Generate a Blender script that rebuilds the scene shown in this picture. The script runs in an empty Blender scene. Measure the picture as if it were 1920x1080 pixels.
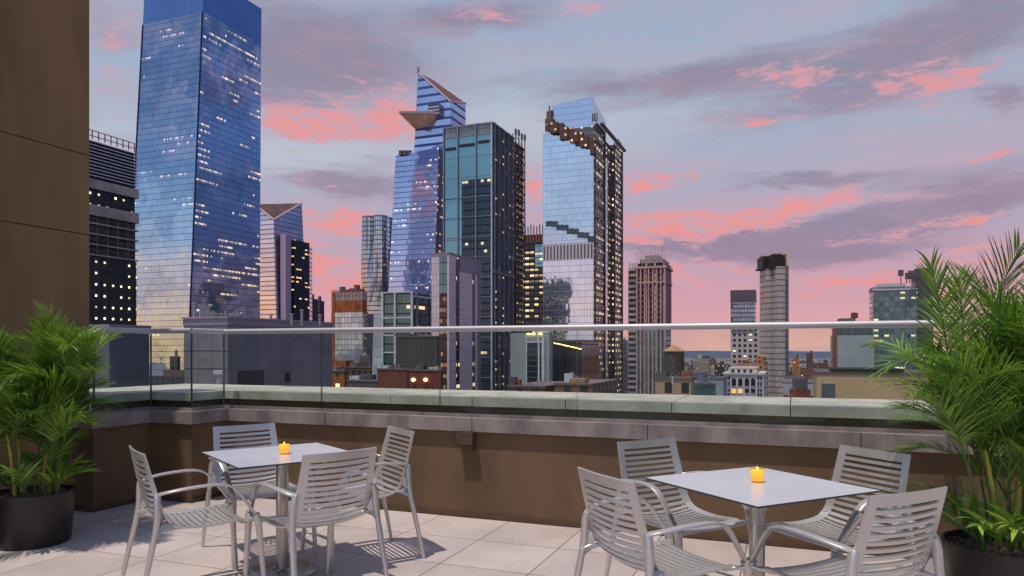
import bpy, math, random
from mathutils import Vector, Matrix
random.seed(7)
R = math.radians
C = bpy.context.scene.collection
F = 1350.0; HX = 960.0; HY = 655.0; EYE = 1.40          # camera calibration (pixels of the 1920 wide photograph, metres)
GA = Vector((.9314, -.3640)); GB = Vector((.3640, .9314))  # street grid directions
GROUND = -82.0

# ------------------------------------------------------------------ node helpers
class NT:
    def __init__(s, tree): s.t = tree; s.n = tree.nodes; s.l = tree.links
    def new(s, k, **kw):
        n = s.n.new(k)
        for a, v in kw.items(): setattr(n, a, v)
        return n
    def put(s, sock, v):
        if hasattr(v, 'is_linked') or hasattr(v, 'links'): s.l.new(v, sock)
        else: sock.default_value = v
    def m(s, op, a, b=None, c=None, clamp=False):
        n = s.new('ShaderNodeMath', operation=op, use_clamp=clamp)
        s.put(n.inputs[0], a)
        if b is not None: s.put(n.inputs[1], b)
        if c is not None: s.put(n.inputs[2], c)
        return n.outputs[0]
    def add(s, a, b): return s.m('ADD', a, b)
    def sub(s, a, b): return s.m('SUBTRACT', a, b)
    def mul(s, a, b): return s.m('MULTIPLY', a, b)
    def div(s, a, b): return s.m('DIVIDE', a, b)
    def lt(s, a, b): return s.m('LESS_THAN', a, b)
    def gt(s, a, b): return s.m('GREATER_THAN', a, b)
    def mx(s, a, b): return s.m('MAXIMUM', a, b)
    def smooth(s, v, a, b, lo=0.0, hi=1.0):
        n = s.new('ShaderNodeMapRange', interpolation_type='SMOOTHSTEP')
        s.put(n.inputs[0], v)
        for i, q in enumerate((a, b, lo, hi)): n.inputs[i+1].default_value = q
        return n.outputs[0]
    def mix(s, f, a, b, mode='MIX'):
        n = s.new('ShaderNodeMix', data_type='RGBA', blend_type=mode)
        s.put(n.inputs[0], f)
        for i, v in ((6, a), (7, b)):
            if isinstance(v, (tuple, list)): v = (*v[:3], 1)
            s.put(n.inputs[i], v)
        return n.outputs[2]
    def xyz(s, x, y, z=0.0):
        n = s.new('ShaderNodeCombineXYZ')
        for i, v in enumerate((x, y, z)): s.put(n.inputs[i], v)
        return n.outputs[0]
    def sep(s, v):
        n = s.new('ShaderNodeSeparateXYZ'); s.l.new(v, n.inputs[0]); return n.outputs
    def noise(s, vec, scale=1.0, detail=4.0, rough=.55, dist=0.0, color=False):
        n = s.new('ShaderNodeTexNoise')
        if vec is not None: s.l.new(vec, n.inputs['Vector'])
        n.inputs['Scale'].default_value = scale; n.inputs['Detail'].default_value = detail
        n.inputs['Roughness'].default_value = rough; n.inputs['Distortion'].default_value = dist
        return n.outputs[1 if color else 0]

def srgb(r, g, b):
    f = lambda c: c/255/12.92 if c/255 <= .04045 else ((c/255+.055)/1.055)**2.4
    return (f(r), f(g), f(b))

def base_mat(name):
    m = bpy.data.materials.new(name); m.use_nodes = True
    t = NT(m.node_tree); b = m.node_tree.nodes['Principled BSDF']
    return m, t, b

def plain(name, col, rough=.6, metal=0.0, var=.25, scale=3.0, bump=0.0, bscale=60.0, col2=None, spec=.5, stretch=(1, 1, 1)):
    m, t, b = base_mat(name)
    tc = t.new('ShaderNodeTexCoord').outputs['Object']
    mp = t.new('ShaderNodeMapping'); t.l.new(tc, mp.inputs[0]); mp.inputs['Scale'].default_value = stretch
    n1 = t.noise(mp.outputs[0], scale, 6, .6)
    f = t.smooth(n1, .3, .7)
    c2 = col2 or tuple(c*(1-var) for c in col)
    t.put(b.inputs['Base Color'], t.mix(f, c2, tuple(min(1, c*(1+var*.3)) for c in col)))
    t.put(b.inputs['Roughness'], t.m('ADD', rough-.06, t.mul(f, .12)))
    b.inputs['Metallic'].default_value = metal; b.inputs['Specular IOR Level'].default_value = spec
    if bump:
        bp = t.new('ShaderNodeBump'); bp.inputs['Strength'].default_value = bump; bp.inputs['Distance'].default_value = .01
        t.l.new(t.noise(mp.outputs[0], bscale, 4, .6), bp.inputs['Height']); t.l.new(bp.outputs[0], b.inputs['Normal'])
    return m

def emit(name, col, s):
    m, t, b = base_mat(name)
    b.inputs['Base Color'].default_value = (*col, 1)
    b.inputs['Emission Color'].default_value = (*col, 1); b.inputs['Emission Strength'].default_value = s
    return m

def facade(name, tint=(.4, .5, .65), metal=.8, rough=.05, fh=3.8, bw=1.6, fcol=(.1, .1, .12), mw=.12, sh=.5,
           lit=.06, lcol=(1, .72, .35), lstr=1.2, cluster=.7, dot=None, fmetal=.2, frough=.45, tilt=.012, wave=.03,
           seed=1.0, belts=None, scol=None, tvar=.25, lh=(.58, .9), lwhite=.35):
    """curtain wall: UV is in metres. mw mullion width, sh spandrel height, lit share of lit panes, belts [(z0,z1,colour)]"""
    m, t, b = base_mat(name)
    uv = t.new('ShaderNodeTexCoord').outputs['UV']
    u, v, _ = t.sep(uv)
    U = t.div(u, bw); V = t.div(v, fh)
    iu = t.m('FLOOR', U); fu = t.m('FRACT', U); iv = t.m('FLOOR', V); fv = t.m('FRACT', V)
    mull = t.lt(fu, mw/bw); span = t.lt(fv, sh/fh); frame = t.mx(mull, span)
    wn = t.new('ShaderNodeTexWhiteNoise', noise_dimensions='3D'); t.l.new(t.xyz(iu, iv, seed), wn.inputs[0])
    w = wn.outputs[0]; wc = wn.outputs[1]
    cl = t.noise(t.xyz(t.mul(iu, .055), t.mul(iv, 5.37), seed*3.7), 1.0, 0.5, .6)
    gz = t.noise(t.xyz(t.mul(iu, .04), t.mul(iv, .09), seed*1.9), 1.0, 2, .6)
    cl2 = t.add(t.mul(t.smooth(cl, .30, .70), .78), t.mul(t.smooth(gz, .35, .65), .22))
    sc = t.add(t.mul(w, 1-cluster), t.mul(cl2, cluster))
    wc3 = t.sep(wc)
    sc = t.add(sc, t.mul(wc3[1], .12))
    thr = 1.12 - lit*2.2 if cluster > .5 else 1.1-lit*1.1
    L = t.gt(sc, thr)
    if dot:
        du, dv = dot
        inu = t.lt(t.m('ABSOLUTE', t.sub(fu, .5)), du/2/bw); inv = t.lt(t.m('ABSOLUTE', t.sub(fv, .6)), dv/2/fh)
        L = t.mul(L, t.mul(inu, inv))
    else: L = t.mul(L, t.mul(t.gt(fv, lh[0]), t.lt(fv, lh[1])))
    L = t.mul(L, t.sub(1.0, frame)); lstr *= .62
    big = t.noise(t.xyz(t.mul(u, .02), t.mul(v, .03), seed), 1.0, 4, .6)
    tv = t.add(1-tvar, t.mul(w, tvar))
    tc = t.mix(1.0, t.mix(0.0, tint, tint), t.xyz(tv, tv, tv), 'MULTIPLY')
    tc = t.mix(t.mul(t.smooth(big, .4, .65), .35), tc, tuple(c*.55 for c in tint))
    col = t.mix(mull, tc, fcol)
    col = t.mix(span, col, scol or fcol)
    met = t.add(t.mul(frame, fmetal), t.mul(t.sub(1.0, frame), metal))
    rg = t.add(t.mul(frame, frough), t.mul(t.sub(1.0, frame), rough))
    for z0, z1, bc in (belts or []):
        k = t.mul(t.gt(v, z0), t.lt(v, z1))
        col = t.mix(k, col, bc); L = t.mul(L, t.sub(1.0, k)); rg = t.add(t.mul(k, .4), t.mul(t.sub(1.0, k), rg)); met = t.mul(met, t.sub(1.0, t.mul(k, .6)))
    t.put(b.inputs['Base Color'], col); t.put(b.inputs['Metallic'], met); t.put(b.inputs['Roughness'], rg)
    lc = t.mix(t.mul(wc3[2], lwhite), lcol, (1, .82, .62))
    t.put(b.inputs['Emission Color'], lc)
    t.put(b.inputs['Emission Strength'], t.mul(L, t.mul(t.add(.16, t.mul(t.m('POWER', wc3[0], 2.0), 1.5)), lstr)))
    g = t.new('ShaderNodeNewGeometry').outputs['Normal']
    def vm(op, a, b2):
        n = t.new('ShaderNodeVectorMath', operation=op); t.put(n.inputs[0], a)
        if op == 'SCALE': n.inputs[3].default_value = b2
        elif b2 is not None: t.put(n.inputs[1], b2)
        return n.outputs[0]
    off = vm('SCALE', vm('SUBTRACT', wc, (.5, .5, .5)), tilt)
    nz = t.noise(t.xyz(t.mul(u, .06), t.mul(v, .06), seed), 1.0, 3, .6, color=True)
    off2 = vm('SCALE', vm('SUBTRACT', nz, (.5, .5, .5)), wave)
    t.l.new(vm('NORMALIZE', vm('ADD', g, vm('ADD', off, off2)), None), b.inputs['Normal'])
    return m

# ------------------------------------------------------------------ mesh builder
WL = {}
class MB:
    def __init__(s): s.v = []; s.f = []; s.uv = []; s.m = []
    def poly(s, pts, uv=None, mi=0):
        i = len(s.v); s.v += [tuple(p) for p in pts]; s.f.append(tuple(range(i, i+len(pts))))
        if uv is None:
            uv = [(p[0], p[1]) for p in pts]
        s.uv.append(uv); s.m.append(mi)
    def box(s, c, ax, ay, az, mi=0):
        """c = centre, ax ay az = full edge vectors"""
        c = Vector(c); ax, ay, az = Vector(ax)/2, Vector(ay)/2, Vector(az)/2
        P = lambda i, j, k: c+ax*i+ay*j+az*k
        lx, ly, lz = ax.length*2, ay.length*2, az.length*2
        for q, (w, h) in (([P(-1,-1,-1), P(1,-1,-1), P(1,-1,1), P(-1,-1,1)], (lx, lz)), ([P(1,-1,-1), P(1,1,-1), P(1,1,1), P(1,-1,1)], (ly, lz)),
                  ([P(1,1,-1), P(-1,1,-1), P(-1,1,1), P(1,1,1)], (lx, lz)), ([P(-1,1,-1), P(-1,-1,-1), P(-1,-1,1), P(-1,1,1)], (ly, lz)),
                  ([P(-1,-1,1), P(1,-1,1), P(1,1,1), P(-1,1,1)], (lx, ly)), ([P(-1,1,-1), P(1,1,-1), P(1,-1,-1), P(-1,-1,-1)], (lx, ly))):
            s.poly(q, [(0, 0), (w, 0), (w, h), (0, h)], mi)
    def bx(s, x0, x1, y0, y1, z0, z1, mi=0):
        s.box(((x0+x1)/2, (y0+y1)/2, (z0+z1)/2), (x1-x0, 0, 0), (0, y1-y0, 0), (0, 0, z1-z0), mi)
    def prism(s, base, z0, top=None, z1=None, mi=0, capmi=None, u0=0.0, cap=True, sides=None, vz=None):
        """base: CCW xy list; top: xy list; z1: number or list of heights"""
        n = len(base); top = top or base
        z1s = z1 if isinstance(z1, (list, tuple)) else [z1]*n
        z0s = z0 if isinstance(z0, (list, tuple)) else [z0]*n
        vz = GROUND if vz is None else vz
        u = u0
        for i in range(n):
            j = (i+1) % n
            a, b2 = base[i], base[j]
            L = math.hypot(b2[0]-a[0], b2[1]-a[1])
            if sides is None or i in sides:
                ta, tb = top[i], top[j]
                s.poly([(*a, z0s[i]), (*b2, z0s[j]), (*tb, z1s[j]), (*ta, z1s[i])],
                       [(u, z0s[i]-vz), (u+L, z0s[j]-vz), (u+L, z1s[j]-vz), (u, z1s[i]-vz)], mi)
            u += math.ceil(L)+7
        if cap:
            s.poly([(*top[i], z1s[i]) for i in range(n)], None, mi if capmi is None else capmi)
    def tube(s, pts, rs, n=10, caps=True, mi=0):
        pts = [Vector(p) for p in pts]
        rs = rs if isinstance(rs, (list, tuple)) else [rs]*len(pts)
        rings = []; up = None
        for i, p in enumerate(pts):
            t = (pts[min(i+1, len(pts)-1)]-pts[max(i-1, 0)]).normalized()
            if up is None: up = Vector((0, 0, 1)) if abs(t.z) < .9 else Vector((1, 0, 0))
            x = t.cross(up).normalized(); y = x.cross(t).normalized(); up = y
            base = len(s.v)
            for k in range(n):
                an = 2*math.pi*k/n
                s.v.append(tuple(p+(x*math.cos(an)+y*math.sin(an))*rs[i]))
            rings.append(base)
        for a, b2 in zip(rings, rings[1:]):
            for k in range(n):
                s.f.append((a+k, a+(k+1) % n, b2+(k+1) % n, b2+k)); s.uv.append([(k/n, 0), ((k+1)/n, 0), ((k+1)/n, 1), (k/n, 1)]); s.m.append(mi)
        if caps:
            s.f.append(tuple(rings[0]+k for k in reversed(range(n)))); s.uv.append([(0, 0)]*n); s.m.append(mi)
            s.f.append(tuple(rings[-1]+k for k in range(n))); s.uv.append([(0, 0)]*n); s.m.append(mi)
    def lathe(s, c, prof, n=32, mi=0, closed=False):
        """prof: (r, z) list, bottom to top outside"""
        rings = []
        for r, z in prof:
            base = len(s.v)
            for k in range(n):
                an = 2*math.pi*k/n; s.v.append((c[0]+r*math.cos(an), c[1]+r*math.sin(an), c[2]+z))
            rings.append(base)
        for a, b2 in zip(rings, rings[1:]):
            for k in range(n):
                s.f.append((a+k, a+(k+1) % n, b2+(k+1) % n, b2+k)); s.uv.append([(k/n, 0), ((k+1)/n, 0), ((k+1)/n, 1), (k/n, 1)]); s.m.append(mi)
    def sweep(s, pts, ws, ts, side=(1, 0, 0), caps=True, mi=0):
        """flat bar along pts: full width ws along side, full thickness ts"""
        pts = [Vector(p) for p in pts]; S0 = Vector(side); rings = []
        ws = ws if isinstance(ws, (list, tuple)) else [ws]*len(pts); ts = ts if isinstance(ts, (list, tuple)) else [ts]*len(pts)
        for i, p in enumerate(pts):
            t = (pts[min(i+1, len(pts)-1)]-pts[max(i-1, 0)]).normalized()
            S = (S0-t*S0.dot(t)).normalized(); N = t.cross(S).normalized()
            base = len(s.v); w, h = ws[i]/2, ts[i]/2; k = .62
            for a, b2 in ((-1, -k), (-k, -1), (k, -1), (1, -k), (1, k), (k, 1), (-k, 1), (-1, k)):
                s.v.append(tuple(p+S*w*(a if abs(a) == 1 else (1-(1-k)*h/w*1.0)*(1 if a > 0 else -1))+N*h*b2))
            rings.append(base)
        for a, b2 in zip(rings, rings[1:]):
            for k in range(8):
                s.f.append((a+k, a+(k+1) % 8, b2+(k+1) % 8, b2+k)); s.uv.append([(0, 0)]*4); s.m.append(mi)
        if caps:
            s.f.append(tuple(rings[0]+k for k in reversed(range(8)))); s.uv.append([(0, 0)]*8); s.m.append(mi)
            s.f.append(tuple(rings[-1]+k for k in range(8))); s.uv.append([(0, 0)]*8); s.m.append(mi)
    def build(s, name, mats, parent=None, smooth=False, loc=None):
        off = Vector(loc) if loc is not None else (WL[parent.name] if parent else Vector((0, 0, 0)))
        me = bpy.data.meshes.new(name)
        me.from_pydata([tuple(Vector(p)-off) for p in s.v], [], s.f)
        uvl = me.uv_layers.new(name='UVMap'); k = 0
        flat = []
        for q in s.uv:
            for c in q: flat += [c[0], c[1]]
        uvl.data.foreach_set('uv', flat)
        me.polygons.foreach_set('material_index', s.m)
        if smooth:
            me.polygons.foreach_set('use_smooth', [True]*len(s.f))
        me.update()
        if not isinstance(mats, (list, tuple)): mats = [mats]
        for m in mats: me.materials.append(m)
        o = bpy.data.objects.new(name, me); C.objects.link(o)
        if parent: o.parent = parent
        else: o.location = off
        WL[o.name] = off
        return o

def smooth_by_angle(o, deg=35):
    me = o.data
    import bmesh
    bm = bmesh.new(); bm.from_mesh(me)
    bmesh.ops.remove_doubles(bm, verts=bm.verts, dist=1e-5)
    bmesh.ops.recalc_face_normals(bm, faces=bm.faces)
    for f in bm.faces: f.smooth = True
    for e in bm.edges:
        if len(e.link_faces) == 2 and e.calc_face_angle(0) > R(deg): e.smooth = False
    bm.to_mesh(me); bm.free()

def tag(o, label=None, cat=None, group=None, kind=None):
    if label: o['label'] = label
    if cat: o['category'] = cat
    if group: o['group'] = group
    if kind: o['kind'] = kind
    return o
def thing(name, loc, label, cat, group=None, rz=0):
    o = bpy.data.objects.new(name, None); C.objects.link(o); o.location = loc; o.rotation_euler = (0, 0, rz)
    o.empty_display_size = .2; WL[o.name] = Vector(loc)
    return tag(o, label, cat, group)
def copy_tree(o, parent=None):
    c = o.copy(); C.objects.link(c)
    if parent: c.parent = parent
    for ch in list(o.children): copy_tree(ch, c)
    return c

# ------------------------------------------------------------------ pixel / grid geometry
def U(px): return (px-HX)/F
def P2(px, D): return Vector((U(px)*D, D))
def Z(py, D): return EYE+(HY-py)*D/F
def AB(a, b): return GA*a+GB*b
def left_ext(c, pl):      # metres along -GA so that the far end falls at pixel pl
    u = U(pl); return (c.x-u*c.y)/(GA.x-u*GA.y)
def right_ext(c, pr):     # metres along +GB
    u = U(pr); return (u*c.y-c.x)/(GB.x-u*GB.y)
def foot(c, s, t, ins=0.0):
    """CCW footprint: left-front, right-front (= nearest corner c), right-back, left-back"""
    b = c-GA*s
    q = [b+GA*ins+GB*ins, c-GA*ins+GB*ins, c+GB*t-GA*ins-GB*ins, b+GB*t+GA*ins-GB*ins]
    return [(p.x, p.y) for p in q]
a3 = Vector((GA.x, GA.y, 0)); b3 = Vector((GB.x, GB.y, 0)); z3 = Vector((0, 0, 1))

exec_parts = []
# ================================================================== MATERIALS (terrace)
M_stucco = plain('brown_stucco', srgb(146, 114, 78), .85, 0, .34, 1.1, .5, 70, stretch=(1.4, 1.4, .35))
M_stucco_low = plain('brown_stucco_parapet', srgb(114, 89, 64), .8, 0, .30, 1.3, .4, 70, stretch=(1.5, 1.5, .5))
M_dark = plain('dark_recess', (.02, .017, .015), .9)
M_band = plain('weathered_metal_coping', srgb(152, 140, 136), .5, .15, .45, 4.0, .0, stretch=(1, 1, .4))
M_ledge = plain('pale_stone_ledge', srgb(196, 192, 178), .6, 0, .35, 2.3, .15, 50)
M_rail = plain('brushed_steel_rail', (.50, .49, .51), .5, .5, .05, .5)
M_alu = plain('satin_aluminium', (.63, .61, .58), .33, .60, .06, 3)
M_steel = plain('brushed_steel', (.45, .44, .42), .3, .95, .12, 8, stretch=(6, 6, 1))
M_top = plain('pale_grey_tabletop', srgb(196, 199, 206), .3, .0, .02, 1.5, spec=.6)
M_topedge = plain('dark_table_edge', srgb(70, 72, 76), .4)
M_pot = plain('dark_brown_planter', srgb(42, 33, 30), .42, 0, .3, 4, .1, 40)
M_soil = plain('mulch', srgb(120, 98, 84), .95, 0, .6, 25, .9, 60)
M_box = plain('brown_box', srgb(88, 66, 50), .6)
M_wax = emit('candle_glow', (1.0, .56, .13), .75)
M_flame = emit('flame', (1.0, .75, .3), 2.5)

def glass_mat(name, tint, refl=.5, rough=0.0):
    m = bpy.data.materials.new(name); m.use_nodes = True; t = NT(m.node_tree); t.n.remove(t.n['Principled BSDF'])
    tr = t.new('ShaderNodeBsdfTransparent'); tr.inputs[0].default_value = (*tint, 1)
    gl = t.new('ShaderNodeBsdfGlossy'); gl.inputs['Roughness'].default_value = rough; gl.inputs[0].default_value = (.9, 1, .96, 1)
    fr = t.new('ShaderNodeFresnel'); fr.inputs[0].default_value = 1.45
    mx = t.new('ShaderNodeMixShader'); gm = t.new('ShaderNodeNewGeometry'); t.l.new(t.mul(t.mul(fr.outputs[0], refl), t.sub(1.0, gm.outputs['Backfacing'])), mx.inputs[0])
    t.l.new(tr.outputs[0], mx.inputs[1]); t.l.new(gl.outputs[0], mx.inputs[2])
    t.l.new(mx.outputs[0], t.n['Material Output'].inputs[0])
    return m
M_glass = glass_mat('rail_glass', (.93, .96, .94), .8)
M_glassedge = plain('glass_edge', (.07, .11, .10), .2, spec=.6)
M_amber = glass_mat('amber_glass', (1.0, .78, .32), 1.0)

def floor_mat():
    m, t, b = base_mat('terrace_pavers')
    o = t.new('ShaderNodeTexCoord').outputs['Object']
    x, y, _ = t.sep(o)
    a = t.add(t.mul(x, GA.x), t.mul(y, GA.y)); bb = t.add(t.mul(x, GB.x), t.mul(y, GB.y))
    T = .615
    ua = t.div(t.add(a, 1.538+T*40), T); ub = t.div(t.add(bb, -4.215+T*40), T)
    fa = t.m('FRACT', ua); fb = t.m('FRACT', ub)
    da = t.m('MINIMUM', fa, t.sub(1.0, fa)); db = t.m('MINIMUM', fb, t.sub(1.0, fb))
    j = t.lt(t.m('MINIMUM', da, db), .0055)
    wn = t.new('ShaderNodeTexWhiteNoise', noise_dimensions='2D'); t.l.new(t.xyz(t.m('FLOOR', ua), t.m('FLOOR', ub)), wn.inputs[0])
    n1 = t.noise(o, 1.6, 6, .65); n2 = t.noise(o, 140, 3, .7)
    f = t.add(t.mul(wn.outputs[0], .45), t.add(t.mul(t.smooth(n1, .3, .7), .5), t.mul(n2, .25)))
    col = t.mix(f, srgb(170, 156, 152), srgb(202, 189, 184))
    st = t.smooth(t.noise(o, 3.3, 7, .7, 1.0), .60, .75)
    col = t.mix(t.mul(st, .45), col, srgb(140, 122, 112))
    sp = t.smooth(t.noise(o, 26, 5, .7, .6), .64, .72); col = t.mix(t.mul(sp, .35), col, srgb(120, 104, 96))
    t.put(b.inputs['Base Color'], t.mix(j, col, srgb(88, 78, 74)))
    t.put(b.inputs['Roughness'], t.add(.5, t.mul(n1, .25)))
    bp = t.new('ShaderNodeBump'); bp.inputs['Strength'].default_value = .25; bp.inputs['Distance'].default_value = .004
    t.l.new(t.sub(t.mul(n2, .3), j), bp.inputs['Height']); t.l.new(bp.outputs[0], b.inputs['Normal'])
    return m
M_floor = floor_mat()

def leaf_mat():
    m, t, b = base_mat('palm_leaf')
    uv = t.new('ShaderNodeTexCoord').outputs['UV']; r, v, _ = t.sep(uv)
    c = t.mix(t.smooth(r, .15, .9), (.055, .15, .022), (.32, .50, .07))
    c = t.mix(t.smooth(r, .84, .95), c, (.48, .52, .10))
    c = t.mix(t.mul(t.smooth(v, .86, 1.0), t.gt(t.m('FRACT', t.mul(r, 37.0)), .6)), c, (.22, .14, .06))
    t.put(b.inputs['Base Color'], c); b.inputs['Roughness'].default_value = .38
    tl = t.new('ShaderNodeBsdfTranslucent'); t.l.new(t.mix(.5, c, (.25, .5, .03)), tl.inputs[0])
    mx = t.new('ShaderNodeMixShader'); mx.inputs[0].default_value = .25
    t.l.new(b.outputs[0], mx.inputs[1]); t.l.new(tl.outputs[0], mx.inputs[2]); t.l.new(mx.outputs[0], t.n['Material Output'].inputs[0])
    return m
M_leaf = leaf_mat()
M_cane = plain('yellow_green_cane', srgb(188, 178, 72), .4, 0, .5, 9, .1, 30, col2=srgb(96, 120, 44), stretch=(1, 1, .35))
M_stem = plain('green_stem', srgb(96, 128, 48), .45, 0, .4, 9)

# ================================================================== TERRACE
mb = MB(); mb.box((*AB(0, -.26), -.25), a3*12.6, b3*11.5, z3*.5)
tag(mb.build('floor', M_floor), kind='structure')
# parapet footprint in grid coordinates
CH = [(-5.863, 4.459), (-5.616, 4.459), (-5.616, 5.056), (-5.116, 5.056), (-5.116, 5.46), (6.2, 5.46)]
def offset(ch, d):
    out = []
    n = len(ch)
    for i in range(n):
        def nrm(p, q):
            dx, dy = q[0]-p[0], q[1]-p[1]; L = math.hypot(dx, dy); return (-dy/L, dx/L)
        if i == 0: nx, ny = nrm(ch[0], ch[1]); out.append((ch[0][0]+nx*d, ch[0][1]+ny*d)); continue
        if i == n-1: nx, ny = nrm(ch[-2], ch[-1]); out.append((ch[-1][0]+nx*d, ch[-1][1]+ny*d)); continue
        n1 = nrm(ch[i-1], ch[i]); n2 = nrm(ch[i], ch[i+1])
        out.append((ch[i][0]+(n1[0]+n2[0])*d, ch[i][1]+(n1[1]+n2[1])*d))
    return out
def strip(mb, d0, d1, z0, z1, k0=0, k1=None, ch=CH):
    o0 = offset(ch, d0); o1 = offset(ch, d1)
    k1 = len(ch)-1 if k1 is None else k1
    for i in range(k0, k1):
        q = [AB(*o0[i]), AB(*o0[i+1]), AB(*o1[i+1]), AB(*o1[i])]
        P = lambda p, z: (p.x, p.y, z)
        L = (q[1]-q[0]).length
        mb.poly([P(q[0], z0), P(q[1], z0), P(q[1], z1), P(q[0], z1)], [(0, z0), (L, z0), (L, z1), (0, z1)])
        mb.poly([P(q[2], z0), P(q[3], z0), P(q[3], z1), P(q[2], z1)], [(0, z0), (L, z0), (L, z1), (0, z1)])
        mb.poly([P(q[0], z1), P(q[1], z1), P(q[2], z1), P(q[3], z1)])
        mb.poly([P(q[3], z0), P(q[2], z0), P(q[1], z0), P(q[0], z0)])
        if i == k0: mb.poly([P(q[0], z0), P(q[0], z1), P(q[3], z1), P(q[3], z0)])
        if i == k1-1: mb.poly([P(q[1], z0), P(q[2], z0), P(q[2], z1), P(q[1], z1)])
par = thing('parapet_wall', (*AB(-1, 5.46), 0), 'low brown stucco parapet with grey coping and pale outer ledge along the terrace edge', 'wall')
mb = MB(); strip(mb, 0, .14, -.4, .718); mb.build('wall', M_stucco_low, par)
mb = MB(); strip(mb, -.02, -.002, 0.004, .035); mb.build('baseboard', M_box, par)
mb = MB(); strip(mb, -.042, .10, .72, .832)
bcop = mb.build('coping', M_band, par)
mb = MB()
oc = offset(CH, -.0435)
for i in range(len(CH)-1):     # coping joints
    p, q = Vector(oc[i]), Vector(oc[i+1]); L = (q-p).length; k = 1.15 if L > 1.5 else 9
    while k < L:
        r = p+(q-p)*(k/L); w = AB(*r); d = (AB(*q)-AB(*p)).normalized()
        mb.box((w.x, w.y, .776), Vector((d.x, d.y, 0))*.004, Vector((-d.y, d.x, 0))*.004, z3*.112); k += 1.45
mb.build('joint', M_dark, bcop)
mb = MB(); strip(mb, .18, .9, -.5, .913); mb.build('outer_wall', M_dark if False else plain('dark_parapet_back', srgb(118, 104, 78), .8), par)
# outer ledge: segments with open joints, wide slab
lo = offset(CH, .13); L5 = lo[4][0]
def slab(a0, a1, b0, b1, z0, z1, mat, par_, nm):
    mb = MB(); c = AB((a0+a1)/2, (b0+b1)/2)
    mb.box((c.x, c.y, (z0+z1)/2), a3*(a1-a0), b3*(b1-b0), z3*(z1-z0)); return mb.build(nm, mat, par_)
seams = [lo[4][0], -3.35, -2.55, -1.72, -.87, -.02, .83, 1.7, 2.6, 3.5, 4.4, 5.3, 6.2]
zb, zt = .915, .992
for s0, s1 in zip(seams, seams[1:]): slab(s0+.004, s1-.004, lo[4][1], lo[4][1]+.98, zb, zt, M_ledge, par, 'ledge')
slab(lo[2][0], lo[4][0]-.004, lo[2][1], lo[4][1]+.98, zb, zt, M_ledge, par, 'ledge')
slab(lo[2][0]-1.0, lo[2][0]-.004, lo[0][1]+.0, lo[4][1]+.98, zb, zt, M_ledge, par, 'ledge')
mb = MB(); o1 = AB(.2, 5.46+.95); mb.box((o1.x, o1.y, -12), a3*13, b3*.3, z3*24.9); mb.build('facade', plain('terrace_building', srgb(150, 130, 110), .8), par)

# glass balustrade
bal = thing('glass_balustrade', (*AB(-1, 5.5), .83), 'clear glass balustrade with round steel handrail above the parapet', 'railing')
gc = offset(CH, .045)
jt = {0: [], 1: [], 2: [], 3: [], 4: []}
edges = []
for i in range(len(gc)-1):
    p, q = Vector(gc[i]), Vector(gc[i+1]); L = (q-p).length
    cuts = [0]
    if i == 4:
        # joints where the photograph shows them
        for px in (603, 825, 1082, 1382):
            u = U(px); bb = p.y
            # point AB(a,bb): x/y = u
            a = (u*GB.y*bb-GB.x*bb)/(GA.x-u*GA.y); cuts.append(a-p.x)
        a = cuts[-1]
        while a+1.4 < L: a += 1.4; cuts.append(a)
    cuts.append(L); edges.append((p, q, L, cuts))
    for c0, c1 in zip(cuts, cuts[1:]):
        d = (q-p)/L; e0 = p+d*(c0+.006); e1 = p+d*(c1-.006)
        w0, w1 = AB(*e0), AB(*e1); dd = (w1-w0).normalized(); nn = Vector((-dd.y, dd.x))
        mb = MB(); ln = (w1-w0).length; c = (w0+w1)/2
        mb.box((c.x, c.y, (.79+1.545)/2), Vector((dd.x, dd.y, 0))*ln, Vector((nn.x, nn.y, 0))*.012, z3*(1.545-.79))
        for k in (1, 3): mb.m[k] = 1
        mb.build('glass_panel', [M_glass, M_glassedge], bal)
mb = MB()
pts = [Vector((*AB(*g), 1.572)) for g in gc]
for p, q in zip(pts, pts[1:]): mb.tube([p, q], .0245, 16)
hr = mb.build('handrail', M_rail, bal, smooth=True); smooth_by_angle(hr, 50)
mb = MB(); strip(mb, .03, .038, .832, .86); strip(mb, .052, .06, .832, .86); mb.build('glass_channel', M_band, bal)

# tall brown wall on the left: three courses with open joints
tw = thing('tall_brown_wall', (*AB(-6.1, 2), 0), 'tall plain brown stucco wall panel rising behind the left potted palm', 'wall')
for z0, z1 in ((-.4, 2.418), (2.426, 3.128), (3.136, 4.75)):
    c = AB(-5.863-.25, 4.62-4.5); mb = MB(); mb.box((c.x, c.y, (z0+z1)/2), a3*.5, b3*9.0, z3*(z1-z0)); mb.build('wall_panel', M_stucco, tw)
c = AB(-5.863-.26, 4.60-4.5); mb = MB(); mb.box((c.x, c.y, 2), a3*.48, b3*8.96, z3*4.9); mb.build('joint_backing', M_dark, tw)

# wall box under the coping
def on_wall(px, b=5.46):
    u = U(px); return AB((u*GB.y*b-GB.x*b)/(GA.x-u*GA.y), b)
w = on_wall(878)
bxo = thing('outlet_box', (w.x, w.y, .6), 'small brown weatherproof box on the parapet just under the coping', 'electrical box')
mb = MB(); c = w-GB*.045; mb.box((c.x, c.y, .665), a3*.15, b3*.088, z3*.10); mb.build('housing', M_box, bxo)
mb = MB(); c = w-GB*.035; mb.box((c.x+.02, c.y, .585), a3*.09, b3*.066, z3*.055); mb.build('cover', M_box, bxo)
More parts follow.
